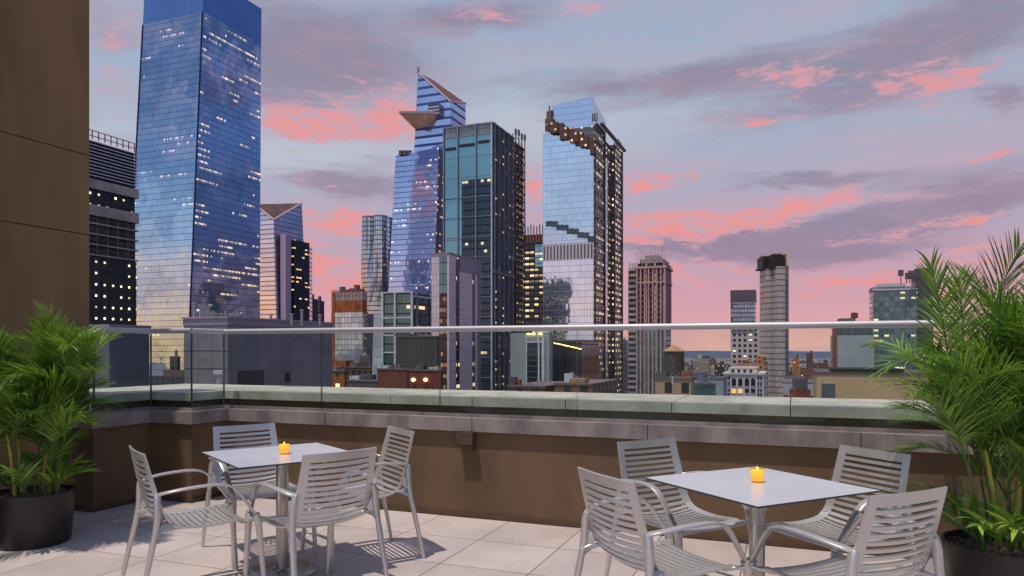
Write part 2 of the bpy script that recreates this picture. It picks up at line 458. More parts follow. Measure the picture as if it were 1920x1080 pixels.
# floor drain
dl = Vector((-1.76, 5.2))
dr = thing('floor_drain', (dl.x, dl.y, 0), 'small pale square drain plate with round holes in the floor', 'drain')
mb = MB(); mb.box((dl.x, dl.y, .003), a3*.16, b3*.16, z3*.006); mb.build('plate', plain('drain_plate', srgb(205, 196, 188), .5), dr)
for i in range(3):
    for j in range(2):
        c = dl+GA*(i-1)*.045+GB*(j-.5)*.05; mb = MB(); mb.tube([(c.x, c.y, .0065), (c.x, c.y, .0075)], .009, 10); mb.build('hole', M_dark, dr)

# ------------------------------------------------------------------ chairs
PROF = [(-.292, .850), (-.268, .76), (-.240, .66), (-.216, .575), (-.196, .515), (-.165, .470), (-.12, .446), (-.05, .434), (.03, .430), (.11, .434), (.18, .440), (.225, .437), (.245, .424)]
def prof_at(s):
    # dense arc-length lookup
    return PA[min(len(PA)-1, max(0, int(round(s/.002))))]
def catmull(P, n=24):
    out = []
    for i in range(len(P)-1):
        p0 = P[max(i-1, 0)]; p1 = P[i]; p2 = P[i+1]; p3 = P[min(i+2, len(P)-1)]
        for k in range(n):
            t = k/n
            out.append(tuple(.5*((2*b)+(-a+c)*t+(2*a-5*b+4*c-d)*t*t+(-a+3*b-3*c+d)*t**3) for a, b, c, d in zip(p0, p1, p2, p3)))
    out.append(tuple(P[-1])); return out
D_ = catmull(PROF)
PA = []; acc = 0; nxt = 0
for p, q in zip(D_, D_[1:]):
    L = math.hypot(q[0]-p[0], q[1]-p[1])
    while nxt <= acc+L:
        t = (nxt-acc)/L; PA.append((p[0]+(q[0]-p[0])*t, p[1]+(q[1]-p[1])*t, (q[0]-p[0])/L, (q[1]-p[1])/L)); nxt += .002
    acc += L
SL = acc
def hw(s): return .222+.018*min(1, s/.4)
def bow(x, w, s):
    return .030*(1-(x/w)**2)*min(1, .35+s/.25)*(1 if s < .40 else max(.45, 1-(s-.4)*2))
def shell(mb, s0, s1, xlo, xhi, nx, ns):
    th = .0045; grid = []
    for i in range(ns+1):
        s = s0+(s1-s0)*i/ns; y, z, ty, tz = prof_at(s); w = hw(s); row = []
        ny, nz = -tz, ty       # towards the sitter's underside / rear
        if ny > 0: pass
        for j in range(nx+1):
            fx = xlo(s)+(xhi(s)-xlo(s))*j/nx
            d = bow(fx, w, s)
            # rear / lower side normal: back: (-y) ; seat: (-z)
            bx_, bz_ = (tz, -ty)
            row.append((Vector((fx, y+bx_*d, z+bz_*d)), Vector((0, bx_, bz_))))
        grid.append(row)
    A = [[p-n*th for p, n in r] for r in grid]; B = [[p+n*th for p, n in r] for r in grid]
    for i in range(ns):
        for j in range(nx):
            mb.poly([A[i][j], A[i+1][j], A[i+1][j+1], A[i][j+1]]); mb.poly([B[i][j], B[i][j+1], B[i+1][j+1], B[i+1][j]])
    for i in range(ns):
        mb.poly([A[i][0], B[i][0], B[i+1][0], A[i+1][0]]); mb.poly([A[i][nx], A[i+1][nx], B[i+1][nx], B[i][nx]])
    for j in range(nx):
        mb.poly([A[0][j], A[0][j+1], B[0][j+1], B[0][j]]); mb.poly([A[ns][j], B[ns][j], B[ns][j+1], A[ns][j+1]])
RW = .044
def section(mb, s0, s1, lead0, lead1):
    """side rails and slats between arc lengths s0, s1; solid bands lead0 / lead1 at the ends"""
    ns = max(4, int((s1-s0)/.02))
    shell(mb, s0, s1, lambda s: -hw(s), lambda s: -hw(s)+RW, 1, ns)
    shell(mb, s0, s1, lambda s: hw(s)-RW, lambda s: hw(s), 1, ns)
    xi = lambda s: hw(s)-RW+.002
    if lead0: shell(mb, s0, s0+lead0, lambda s: -xi(s), xi, 12, 3)
    if lead1: shell(mb, s1-lead1, s1, lambda s: -xi(s), xi, 12, 3)
    a, b2 = s0+lead0, s1-lead1; n = int(round((b2-a)/.0325)); pitch = (b2-a)/n; gap = .016
    for k in range(n):
        p = a+pitch*k+gap; q = a+pitch*(k+1)
        if k == n-1 and lead1: q = b2+.001
        shell(mb, p, q, lambda s: -xi(s), xi, 12, 1)
def make_chair():
    r = thing('armchair', (0, 0, 0), 'x', 'chair')
    SB = .40
    mb = MB(); section(mb, 0, SB, .045, 0); o = mb.build('backrest', M_alu, r); smooth_by_angle(o, 40)
    mb = MB(); section(mb, SB, SL-.002, .0, .05); o = mb.build('seat', M_alu, r); smooth_by_angle(o, 40)
    for sx in (-1, 1):
        A = catmull([(.228, -.232, .628), (.256, -.205, .640), (.280, -.13, .654), (.289, -.03, .662), (.290, .06, .662), (.287, .125, .646), (.282, .175, .600), (.275, .225, .530), (.268, .272, .462)], 5)
        pts = [(x*sx, y, z) for x, y, z in A]; n = len(pts)
        ws = [.030+.014*math.sin(math.pi*min(1, i/(n-1)*1.1)) for i in range(n)]
        mb = MB(); mb.sweep(pts, ws, .0115); o = mb.build('arm', M_alu, r); smooth_by_angle(o, 50)
        # front leg with lug to the seat
        A = catmull([(.268, .270, .468), (.266, .283, .43), (.267, .292, .36), (.271, .305, .2), (.276, .320, .0)], 5); n = len(A)
        mb = MB(); mb.sweep([(x*sx, y, z) for x, y, z in A], [.040-.016*i/(n-1) for i in range(n)], [.040-.018*i/(n-1) for i in range(n)])
        mb.sweep([(.205*sx, .222, .432), (.245*sx, .25, .434), (.266*sx, .276, .44)], .045, .012, side=(0, 1, 0))
        o = mb.build('leg', M_alu, r); smooth_by_angle(o, 50)
        A = catmull([(.232, -.232, .632), (.246, -.235, .59), (.254, -.238, .50), (.262, -.258, .38), (.273, -.300, .18), (.280, -.335, .0)], 5); n = len(A)
        mb = MB(); mb.sweep([(x*sx, y, z) for x, y, z in A], [.022+.014*math.sin(math.pi*min(1, i/(n-1)*1.5+.1)) if i/(n-1) < .6 else .030-.012*(i/(n-1)-.6)/.4 for i in range(n)], [.036-.014*i/(n-1) for i in range(n)])
        mb.sweep([(.225*sx, -.205, .52), (.254*sx, -.238, .50)], .06, .012, side=(0, 0, 1))
        mb.sweep([(.225*sx, -.165, .470), (.245*sx, -.205, .462), (.256*sx, -.245, .44)], .05, .012, side=(0, 1, 0))
        o = mb.build('leg', M_alu, r); smooth_by_angle(o, 50)
    mb = MB(); mb.sweep([(-.262, .262, .436), (-.2, .225, .415), (0, .215, .412), (.2, .225, .415), (.262, .262, .436)], .03, .012, side=(0, 1, 0)); o = mb.build('crossbar', M_alu, r)
    return r
chair0 = make_chair()
def put_chair(bx_, by_, ang, label, first=[True]):
    """(bx_, by_) = ground point under the middle of the back's top edge; ang = facing direction, degrees"""
    o = chair0 if first[0] else copy_tree(chair0); first[0] = False
    f = Vector((math.cos(R(ang)), math.sin(R(ang))))
    p = Vector((bx_, by_))+f*.292
    o.location = (p.x, p.y, 0.0); o.rotation_euler = (0, 0, R(ang-90)); o['label'] = label; o['group'] = 'slatted aluminium chairs around the two tables'
    return o
TL = Vector((-1.448, 4.54)); TR = Vector((1.2005, 3.53))
put_chair(-2.06, 3.95, 37, 'slatted silver armchair seen side-on, at the left end of the left table')
put_chair(-1.95, 5.25, -51, 'slatted silver armchair behind the left table, facing us, nearest the stepped parapet corner')
put_chair(-.775, 5.03, -148, 'slatted silver armchair at the right end of the left table, seen from its side')
put_chair(-.925, 3.90, 133, 'slatted silver armchair with its back to us in front of the left table')
put_chair(.82, 4.385, -61, 'slatted silver armchair behind the right table at its left, beside the parapet')
put_chair(1.99, 3.96, -156, 'slatted silver armchair behind the right table next to the potted palm')
put_chair(.406, 3.17, 26, 'slatted silver armchair with its back to us at the near left of the right table')
put_chair(1.54, 2.79, 115, 'slatted silver armchair with its back to us at the near right of the right table')

# ------------------------------------------------------------------ tables
def make_table():
    r = thing('bistro_table', (0, 0, 0), 'x', 'table')
    mb = MB(); mb.bx(-.385, .385, -.385, .385, .733, .742)
    o = mb.build('tabletop', [M_top, M_topedge], r)
    for i, p in enumerate(o.data.polygons): p.material_index = 0 if i == 4 else 1
    bv = o.modifiers.new('b', 'BEVEL'); bv.width = .0015; bv.segments = 2
    mb = MB(); mb.lathe((0, 0, 0), [(.038, .012), (.038, .70)], 32); o = mb.build('post', M_steel, r, smooth=True)
    mb = MB(); mb.lathe((0, 0, 0), [(0, 0), (.215, .0), (.218, .004), (.217, .010), (.205, .014), (.06, .019), (.05, .03), (.0, .03)], 48); o = mb.build('base', M_steel, r, smooth=True); smooth_by_angle(o, 40)
    mb = MB()
    for k in range(4):
        an = math.pi/4+k*math.pi/2; mb.sweep([(0, 0, .722), (.30*math.cos(an), .30*math.sin(an), .728)], .035, .008, side=(-math.sin(an), math.cos(an), 0))
    mb.lathe((0, 0, 0), [(0, .70), (.06, .70), (.06, .712), (0, .712)], 24)
    mb.build('spider_bracket', M_steel, r)
    return r
t1 = make_table(); t2 = copy_tree(t1)
for o, p, an, l in ((t1, TL, 37.5, 'square pale grey pedestal table on the left, nearer the stepped parapet corner'), (t2, TR, 26.6, 'square pale grey pedestal table on the right, nearer the camera')):
    o.location = (p.x, p.y, 0); o.rotation_euler = (0, 0, R(an)); o['label'] = l; o['group'] = 'pedestal tables on the terrace'
t1.scale = (1, 1, 1)
# ------------------------------------------------------------------ candles
def make_candle():
    r = thing('votive_candle', (0, 0, 0), 'x', 'candle')
    mb = MB(); mb.lathe((0, 0, 0), [(0, 0), (.027, 0), (.032, .006), (.034, .074)], 28); mb.build('glass_cup', M_amber, r, smooth=True)
    mb = MB(); mb.lathe((0, 0, 0), [(0, .006), (.029, .008), (.0325, .060), (0, .062)], 24); mb.build('wax', M_wax, r, smooth=True)
    mb = MB(); mb.lathe((0, 0, 0), [(0, .062), (.004, .064), (.005, .068), (.002, .074), (0, .078)], 12); mb.build('flame', M_flame, r, smooth=True)
    return r
c1 = make_candle(); c2 = copy_tree(c1)
def on_h(px, py, z): d = (EYE-z)*F/(py-HY); return Vector((U(px)*d, d, z))
for o, px, py, l in ((c1, 533, 851, 'lit amber glass votive candle on the left table'), (c2, 1420, 904, 'lit amber glass votive candle on the right table')):
    o.location = on_h(px, py, .7425); o['label'] = l; o['group'] = 'votive candles on the tables'

# ------------------------------------------------------------------ potted palms
def frond(base, az, lift, length, droop, nl, ll, wd, seed):
    rnd = random.Random(seed); mb = MB()
    pts = []; p = Vector(base); el = lift; n = 14
    for i in range(n+1):
        pts.append(p.copy()); t = i/n
        d = Vector((math.cos(az)*math.cos(el), math.sin(az)*math.cos(el), math.sin(el)))
        p += d*length/n; el -= droop*(.35+1.3*t)/n; az += rnd.uniform(-.03, .03)
    mb.tube(pts, [.0045*(1-.75*i/n)+.0008 for i in range(n+1)], 5, mi=1)
    start = .22
    def at(t):
        k = t*n; i = min(n-1, int(k)); return pts[i].lerp(pts[i+1], k-i), (pts[i+1]-pts[i]).normalized()
    hue = rnd.random()
    for j in range(nl):
        t = start+(1-start)*(j+.5)/nl
        q, T = at(t); S = T.cross(Vector((0, 0, 1)))
        if S.length < .05: S = Vector((math.sin(az), -math.cos(az), 0))
        S.normalize(); Nn = S.cross(T).normalized()
        for sd in (-1, 1):
            L = ll*(.55+.75*math.sin(math.pi*min(1, (t-start)/(1-start)*.85+.12)))*rnd.uniform(.8, 1.12)
            fw = .55+.75*t+rnd.uniform(-.12, .12)
            D = (S*sd*math.cos(fw)*1.0+T*math.sin(fw)+Nn*rnd.uniform(.05, .40)).normalized()
            W = D.cross(Nn).normalized(); W = (W+Nn*rnd.uniform(-.5, .5)).normalized()
            pp = q.copy(); prev = None; r = max(0, min(.999, hue*.45+rnd.random()*.5+(.08 if rnd.random() < .06 else 0)))
            ns = 5; wmax = wd*rnd.uniform(.8, 1.2)
            dr_ = rnd.uniform(.03, .19)
            for k in range(ns+1):
                tt = k/ns; w_ = wmax*(math.sin(math.pi*min(1, .18+.82*tt)))*.5
                cur = (pp-W*w_, pp+W*w_)
                if prev: mb.poly([prev[0], cur[0], cur[1], prev[1]], [(r, tt)]*4)
                prev = cur; pp = pp+D*(L/ns); D = (D+Vector((0, 0, -dr_))).normalized()
    return mb
def palm(name, base, label, group, ncane, spread, seed, hmax, nfr, rlen, bias=(0, 0), yellow=4):
    rnd = random.Random(seed)
    r = thing(name, base, label, 'potted plant', group)
    bx0, by0, bz0 = base; count = 0
    heads = []
    for i in range(ncane):
        an = rnd.uniform(0, 6.28); rr = rnd.uniform(.03, .17)
        p0 = Vector((bx0+rr*math.cos(an), by0+rr*math.sin(an), bz0-.02)); h = hmax*rnd.uniform(.32, .78)
        lean = Vector((math.cos(an)*rnd.uniform(.05, .26)+bias[0]*.1, math.sin(an)*rnd.uniform(.05, .26)+bias[1]*.1, 0))
        pts = []; rs = []; nseg = 22
        rad = rnd.uniform(.013, .021) if i < yellow else rnd.uniform(.005, .009)
        for k in range(nseg+1):
            t = k/nseg; pts.append(p0+Vector((0, 0, h*t))+lean*h*(t**1.5)); rs.append(rad*(1-.45*t)*(1.18 if k % 3 == 0 else 1))
        mb = MB(); mb.tube(pts, rs, 9); mb.build('cane', M_cane if i < yellow else M_stem, r, smooth=True)
        heads.append((pts, h))
    for i in range(nfr):
        pts, h = heads[i % ncane]; lvl = rnd.uniform(.48, 1.0) if i >= ncane*2 else rnd.uniform(.8, 1)
        p = pts[int(lvl*(len(pts)-1))]
        az = rnd.uniform(0, 2*math.pi); L = rlen*rnd.uniform(.65, 1.1)
        lift = R(rnd.uniform(46, 84)) if i >= ncane else R(rnd.uniform(68, 88)); droop = rnd.uniform(.5, 2.0)
        if i < ncane: droop = rnd.uniform(.4, 1.0)
        mb = frond(p, az, lift, L, droop, rnd.randint(31, 40), .20*rnd.uniform(.75, 1.15), .0080*rnd.uniform(.8, 1.4), seed*1000+i)
        mb.build('frond', [M_leaf, M_stem], r)
    for i in range(12):      # low broad leaves near the soil
        an = rnd.uniform(0, 6.28); p = Vector((bx0+.12*math.cos(an), by0+.12*math.sin(an), bz0))
        mb = frond(p, an, R(rnd.uniform(45, 75)), rnd.uniform(.25, .42), 1.3, 7, .17, .026, seed*2000+i)
        mb.build('frond', [M_leaf, M_stem], r)
    return r
def pot(loc, rad, h, label):
    r = thing('planter_pot', loc, label, 'pot', 'dark round planters')
    mb = MB(); mb.lathe(loc, [(0, 0), (rad*.86, 0), (rad*.90, .02), (rad*.985, h-.04), (rad, h-.012), (rad*.995, h), (rad*.95, h), (rad*.94, h-.05), (rad*.9, h-.08)], 56); o = mb.build('shell', M_pot, r, smooth=True); smooth_by_angle(o, 45)
    rnd = random.Random(int(loc[0]*100)); mb = MB()
    mb.lathe(loc, [(rad*.93, h-.06), (rad*.6, h-.035), (rad*.2, h-.02), (0, h-.018)], 40); mb.build('soil', M_soil, r)
    mb = MB()
    for k in range(420):
        an = rnd.uniform(0, 6.28); rr = rad*.9*math.sqrt(rnd.random()); c = Vector((loc[0]+rr*math.cos(an), loc[1]+rr*math.sin(an), loc[2]+h-.03+rnd.uniform(-.01, .015)))
        d = Vector((rnd.uniform(-1, 1), rnd.uniform(-1, 1), rnd.uniform(-.3, .3))).normalized(); e = d.cross(Vector((0, 0, 1))).normalized(); f_ = d.cross(e)
        mb.box(c, d*rnd.uniform(.015, .05), e*rnd.uniform(.005, .014), f_*rnd.uniform(.003, .007))
    mb.build('mulch', M_soil, r)
pot((-3.47, 5.22, 0), .265, .375, 'dark round planter under the palm at the left, in front of the brown wall')
pot((2.60, 3.78, 0), .30, .385, 'dark round planter under the taller palm at the right')
palm('potted_palm', (-3.47, 5.22, .34), 'bushy green bamboo palm in the left planter against the brown wall', 'bamboo palms in planters', 12, .3, 11, 1.28, 88, .53, yellow=5)
palm('potted_palm', (2.60, 3.78, .35), 'tall green bamboo palm with yellow canes in the right planter', 'bamboo palms in planters', 14, .3, 23, 1.34, 88, .80, yellow=6, bias=(-.1, 0))
# ================================================================== CITY
M_conc = plain('raw_concrete', srgb(182, 168, 162), .8, 0, .35, .15)
M_concd = plain('dark_concrete', srgb(112, 100, 98), .8, 0, .35, .2)
M_white = plain('white_metal', srgb(205, 205, 210), .5, .1, .15, .5)
M_grey = plain('grey_cladding', srgb(146, 142, 152), .5, .2, .15, .3)
M_slate = plain('slate_cladding', srgb(106, 110, 122), .55, .2, .15, .3)
M_black = plain('black_metal', (.02, .02, .024), .5)
M_rust = plain('rusty_orange_netting', srgb(170, 96, 56), .8, 0, .45, .4)
M_brick = plain('red_brown_brick', srgb(140, 80, 66), .9, 0, .35, .6)
M_tan = plain('tan_render', srgb(196, 166, 128), .85, 0, .15, .3)
M_wood = plain('weathered_wood', srgb(96, 82, 74), .85, 0, .35, 1.2, stretch=(3, 3, .3))
M_woodroof = plain('tan_tank_roof', srgb(176, 138, 92), .8, 0, .3, 1)
M_roof = plain('dark_roof', srgb(96, 90, 92), .9, 0, .3, .3)
M_yellow = emit('warm_lamp', (1, .62, .22), 4.0)
M_pipe = plain('pale_vent_pipe', srgb(170, 168, 170), .5, .3)

def block(par_, nm, c, s, t, z0, z1, mat, roof=None, ins=0.0, cap=True, vz=None):
    mb = MB(); mb.prism(foot(c, s, t, ins), z0, None, z1, 0, 1, vz=vz); return mb.build(nm, [mat, roof or M_roof], par_)
def tower(name, px, D, pl, pr, label, cat='skyscraper', group=None):
    c = P2(px, D); s = left_ext(c, pl); t = right_ext(c, pr)
    return thing(name, (c.x, c.y, GROUND), label, cat, group), c, s, t

# ---- dark tower under construction behind the wall
r, c, s, t = tower('construction_tower', 40, 230, -120, 256, 'dark half-finished tower of bare floors and string lights beside the brown wall')
zf = lambda py: Z(py, 252)
mA = facade('dark_floors_with_work_lights', (.06, .065, .06), .1, .3, 4.0, 3.4, srgb(40, 40, 42), .5, 1.1, .75, (1, .78, .38), 4.5, .05, dot=(.75, .7), seed=3, scol=srgb(62, 58, 58), fmetal=0, frough=.8, tvar=.6)
mA2 = facade('open_bare_floors', (.05, .045, .045), .1, .5, 3.7, 4.2, srgb(110, 98, 94), .7, .55, .02, (1, .8, .3), 3, .1, dot=(.7, .7), seed=5, scol=srgb(86, 76, 74), fmetal=0, frough=.8, tvar=.7)
block(r, 'lower_floors', c, s, t, GROUND, zf(480), mA)
block(r, 'open_floors', c, s, t, zf(480), zf(392), mA2, ins=.3)
for k in range(14):
    z = zf(478)+k*3.7*.5*2
    if z < zf(396): mb = MB(); mb.prism(foot(c, s, t, -.5), z, None, z+.5); mb.build('floor_slab', M_conc, r)
block(r, 'belt', c, s, t, zf(402), zf(382), M_conc, ins=-.6)
block(r, 'dark_floors', c, s, t, zf(382), zf(352), mA, ins=.4)
block(r, 'belt', c, s, t, zf(352), zf(334), M_conc, ins=-.6)
block(r, 'upper_core', c, s, t, zf(334), zf(262), M_black, ins=.6)
for k in range(11):
    z = zf(334)+1.1+k*1.2
    mb = MB(); mb.prism(foot(c, s, t, -.25), z, None, z+.38); mb.build('louvre', M_white, r)
zt_ = zf(258)
mred = plain('red_oxide_steel', srgb(120, 48, 62), .6, 0, .3, 1)
mb = MB(); fp = foot(c, s, t, .5)
for (p, q) in ((fp[0], fp[1]), (fp[1], fp[2])):
    p = Vector(p); q = Vector(q); L = (q-p).length; d = (q-p)/L; n = int(L/2.4)
    for k in range(n+1):
        w = p+d*(L*k/n); mb.box((w.x, w.y, zt_+1.6), (.28, 0, 0), (0, .28, 0), (0, 0, 3.2))
    for h in (1.2, 3.1):
        m_ = (p+q)/2; mb.box((m_.x, m_.y, zt_+h), Vector((d.x, d.y, 0))*L, Vector((-d.y, d.x, 0))*.2, (0, 0, .25))
mb.build('roof_steelwork', mred, r)

# ---- grey boxes on the neighbouring roof
r = thing('stair_bulkhead', (*P2(205, 60), -6), 'small slate grey rooftop box behind the glass beside the left palm', 'roof box')
c = P2(205, 60); s = left_ext(c, 160)
block(r, 'wall', c, s, 4, -6, Z(614, 60), M_slate)
mb = MB(); mb.prism(foot(c, s, 4, -.12), Z(614, 60), None, Z(608, 60)); mb.build('cap', M_grey, r)

c = P2(427, 60); s = left_ext(c, 345); t = right_ext(c, 623)
r = thing('mechanical_penthouse', (c.x, c.y, -14), 'long slate grey metal-clad rooftop building with flat cap, behind the glass at left', 'building')
mpan, tt, b = base_mat('slate_panels')
uv = tt.new('ShaderNodeTexCoord').outputs['UV']; u, v, _ = tt.sep(uv)
fu = tt.m('FRACT', tt.div(u, 1.55)); ln = tt.lt(fu, .03)
wn = tt.new('ShaderNodeTexWhiteNoise', noise_dimensions='2D'); tt.l.new(tt.xyz(tt.m('FLOOR', tt.div(u, 1.55)), tt.m('FLOOR', tt.div(v, 1.45))), wn.inputs[0])
cc = tt.mix(wn.outputs[0], srgb(124, 122, 130), srgb(140, 138, 144)); cc = tt.mix(tt.mul(ln, .6), cc, srgb(60, 62, 70))
cc = tt.mix(tt.mul(tt.smooth(tt.noise(tt.xyz(tt.mul(u, .5), tt.mul(v, .15)), 1, 6, .7), .4, .7), .4), cc, srgb(98, 104, 114))
tt.put(b.inputs['Base Color'], cc); b.inputs['Roughness'].default_value = .5; b.inputs['Metallic'].default_value = .25
zr = Z(597, 60)
block(r, 'wall', c, s, t, -14, zr-.55, mpan)
block(r, 'parapet', c, s, t, zr-.55, zr+.02, M_grey, ins=-.06)
mb = MB(); mb.prism(foot(c, s, t, -.16), zr+.02, None, zr+.17); mb.build('cap', plain('mauve_grey_cap', srgb(168, 150, 164), .5, .1), r)
for zz in (Z(656, 60), Z(690, 60)):
    mb = MB(); mb.prism(foot(c, s, t, -.05), zz, None, zz+.09, cap=True); mb.build('trim_rail', M_grey, r)
for px, w in ((446, 22), (470, 24), (535, 8)):
    L = right_ext(c, px); p = c+GB*L; L2 = right_ext(c, px+w); mb = MB(); q = c+GB*((L+L2)/2)
    if px == 535: mb.box((q.x, q.y, Z(710, 64)), a3*.12, b3*(L2-L), z3*.9)
    else: mb.box((q.x, q.y, Z(694, 64)-1.3), a3*.1, b3*(L2-L), z3*2.6)
    mb.build('door', plain('door_dark', srgb(62, 64, 70), .5) if px != 535 else M_black, r)
for px, h in ((364, 1.35), (376, 1.15), (433, .55), (547, .6), (566, .95), (508, .5), (600, .5)):
    p = P2(px, 62 if px < 430 else 66); mb = MB(); mb.tube([(p.x, p.y, zr-.4), (p.x, p.y, zr+h)], .11, 10)
    mb.tube([(p.x, p.y, zr+h), (p.x, p.y, zr+h+.12)], .17, 10); mb.build('vent_pipe', M_pipe, r)

p = P2(411, 30)
r = thing('roof_vent', (p.x, p.y, -4), 'white hooded vent standing just beyond the parapet corner', 'vent')
mb = MB(); mb.box((p.x, p.y, -1.9), (.16, 0, 0), (0, .16, 0), (0, 0, 4.2)); mb.build('duct', M_white, r)
mb = MB(); mb.box((p.x, p.y, Z(698, 30)), (.36, 0, 0), (0, .34, 0), (0, 0, .16)); mb.build('hood', M_white, r)

# ---- big blue tapering tower
D = 450
def tp(px, D_=D): p = P2(px, D_); return p
def quad_from(cpx, lpx, rpx, Dc):
    c = P2(cpx, Dc); s = left_ext(c, lpx); t = right_ext(c, rpx); return foot(c, s, t)
bot = quad_from(343, 222, 486, D); top = quad_from(380, 268, 489.5, D); crown = quad_from(383, 271, 490.5, D)
r = thing('office_tower', (*P2(360, D), GROUND), 'huge tapering blue glass tower rising out of the top of the view at left', 'skyscraper')
mF = facade('blue_curtain_wall', (.70, .82, .96), .94, .03, 3.9, 1.5, srgb(96, 128, 172), .14, .30, .075, (1, .72, .50), .75, .88, seed=11, tilt=.003, wave=.09, scol=srgb(74, 100, 146), fmetal=.6, frough=.25, tvar=.12)
mSd = facade('blue_curtain_wall_side', (.70, .82, .96), .94, .03, 3.9, 1.5, srgb(96, 128, 172), .14, .30, .15, (1, .70, .38), 1.2, .88, seed=17, tilt=.003, wave=.09, scol=srgb(74, 100, 146), fmetal=.6, frough=.25, tvar=.12)
zc = Z(22, D)
mb = MB(); mb.prism(bot, GROUND, top, zc, 0, cap=False, sides=(0, 3)); mb.build('front_facade', mF, r)
mb = MB(); mb.prism(bot, GROUND, top, zc, 0, cap=False, sides=(1, 2)); mb.build('side_facade', mSd, r)
mC = facade('blue_screen_crown', (.20, .40, .80), .55, .25, 40, 1.9, srgb(80, 124, 196), .55, .2, 0, seed=2, scol=srgb(20, 60, 150), fmetal=.3, tvar=.1, tilt=.002)
mb = MB(); mb.prism(top, zc, crown, Z(-52, D), 0, cap=True); mb.build('crown_screen', mC, r)
mb = MB()
for a, b2 in ((bot[1], top[1]), (bot[0], top[0])):
    mb.tube([(a[0], a[1], GROUND), (b2[0], b2[1], zc)], .55, 6)
mb.build('corner_mullion', plain('navy_mullion', srgb(28, 48, 96), .4, .4), r)
# low blocks at its foot
for k, (px, pl, pr, D_, yt, col, lb) in enumerate(((260, 236, 272, 330, 690, (120, 84, 70), 'small brown block at the foot of the big blue tower, behind the glass'), (345, 262, 352, 320, 706, (74, 86, 100), 'low dark glazed block at the foot of the big blue tower'), (333, 318, 338, 340, 668, (96, 88, 90), 'narrow grey block mirrored in the foot of the blue tower'))):
    r, c, s, t = tower('office_block', px, D_, pl, pr, lb, 'building')
    block(r, 'wall', c, s, t, GROUND, Z(yt, D_), facade('block_a%d' % k, (.10, .13, .17), .5, .1, 3.6, 3.0, srgb(*col), 1.0, 1.4, .10, (1, .5, .15), 2.0, .2, seed=20+k))
    mb = MB(); mb.prism(foot(c, s*.5, t*.5, .5), Z(yt, D_), None, Z(yt, D_)+3); mb.build('roof_box', M_concd, r)

# ---- faceted tower right of it (sloping cut top)
D = 760
r = thing('faceted_tower', (*P2(518, D), GROUND), 'pink-reflecting glass tower with a sloping peaked roof, right of the big blue tower', 'skyscraper')
c0 = P2(523, D); c1 = P2(513, D); s0 = left_ext(c0, 462); t0 = right_ext(c0, 592); t1_ = right_ext(c1, 566); s1 = left_ext(c1, 478)
f0 = foot(c0, s0, t0*.86); f1 = foot(c1, s1, t1_)
mP = facade('pale_pink_curtain_wall', (.92, .80, .86), .9, .04, 5.0, 60, srgb(130, 110, 140), .2, 1.1, .03, (1, .8, .5), 1, .6, seed=31, wave=.03, scol=srgb(136, 120, 152))
mP2 = facade('violet_striped_wall', (.92, .80, .86), .9, .04, 5.0, 60, srgb(130, 110, 140), .2, 1.1, .02, seed=33, wave=.03, scol=srgb(136, 120, 152))
zt = [Z(380, D), Z(412, D), Z(365, D), Z(365, D)]
zb_ = [Z(412, D)]*4
f1t = f1
mb = MB(); mb.prism(f0, GROUND, f1t, zt, 0, cap=False, sides=(0, 3)); mb.build('front_facade', mP, r)
mb = MB(); mb.prism(f0, GROUND, f1t, zt, 0, cap=False, sides=(1, 2)); mb.build('side_facade', mP2, r)
mb = MB(); mb.poly([(*f1t[i], zt[i]) for i in range(4)]); mb.build('sloping_roof', plain('brown_roof_screen', srgb(96, 66, 68), .7, .1, .5, .08), r)
mb = MB()
for i, j in ((0, 1), (1, 2), (2, 3)): mb.tube([(*f1t[i], zt[i]), (*f1t[j], zt[j])], 1.0, 6)
mb.build('roof_edge', plain('pink_white_edge', srgb(215, 180, 185), .5), r)
cb = c0+GB*(right_ext(c0, 541)); 
mD = facade('dark_bronze_wall', (.05, .05, .07), .5, .1, 4.5, 5, srgb(26, 24, 34), 1.0, 1.3, .34, (1, .62, .22), 1.5, .5, seed=35)
tb = right_ext(cb, 572)
mb = MB(); mb.prism([tuple(q) for q in (cb-GA*2, cb+GA*7, cb+GA*7+GB*tb*.95, cb-GA*2+GB*tb*.95)], GROUND, None, Z(446, D)); mb.build('projecting_bay', mD, r)
mb = MB(); q0 = c0+GB*4+GA*.5; mb.prism([tuple(q) for q in (q0-GA*2, q0+GA*5, q0+GA*5+GB*9, q0-GA*2+GB*9)], GROUND, None, Z(438, D)); mb.build('pale_pier', plain('lilac_pier', srgb(190, 168, 190), .4, .3), r)
q0 = c0+GB*right_ext(c0, 572); tq = right_ext(q0, 584)
mb = MB(); mb.prism([tuple(q) for q in (q0-GA*4, q0+GA*3, q0+GA*1+GB*tq, q0-GA*4+GB*tq)], GROUND, None, [Z(452, D)]*4); mb.build('rear_bay', mP2, r)
for px, pl, pr, D_, yt, lb, lit in ((584, 545, 596, 900, 560, 'small dark stepped block right of the peaked pink tower', .1), (600, 590, 608, 940, 564, 'dark rounded block at the right foot of the peaked pink tower', .03)):
    r, c, s, t = tower('office_block', px, D_, pl, pr, lb, 'building')
    block(r, 'wall', c, s, t, GROUND, Z(yt, D_), facade('dkblk%d' % px, (.10, .09, .14), .6, .1, 5, 4, srgb(44, 38, 52), .8, 1.6, lit, (1, .6, .25), 1.2, .3, seed=px))
    block(r, 'roof_box', c, s*.6, t*.6, Z(yt, D_), Z(yt, D_)+6, M_concd, ins=1)

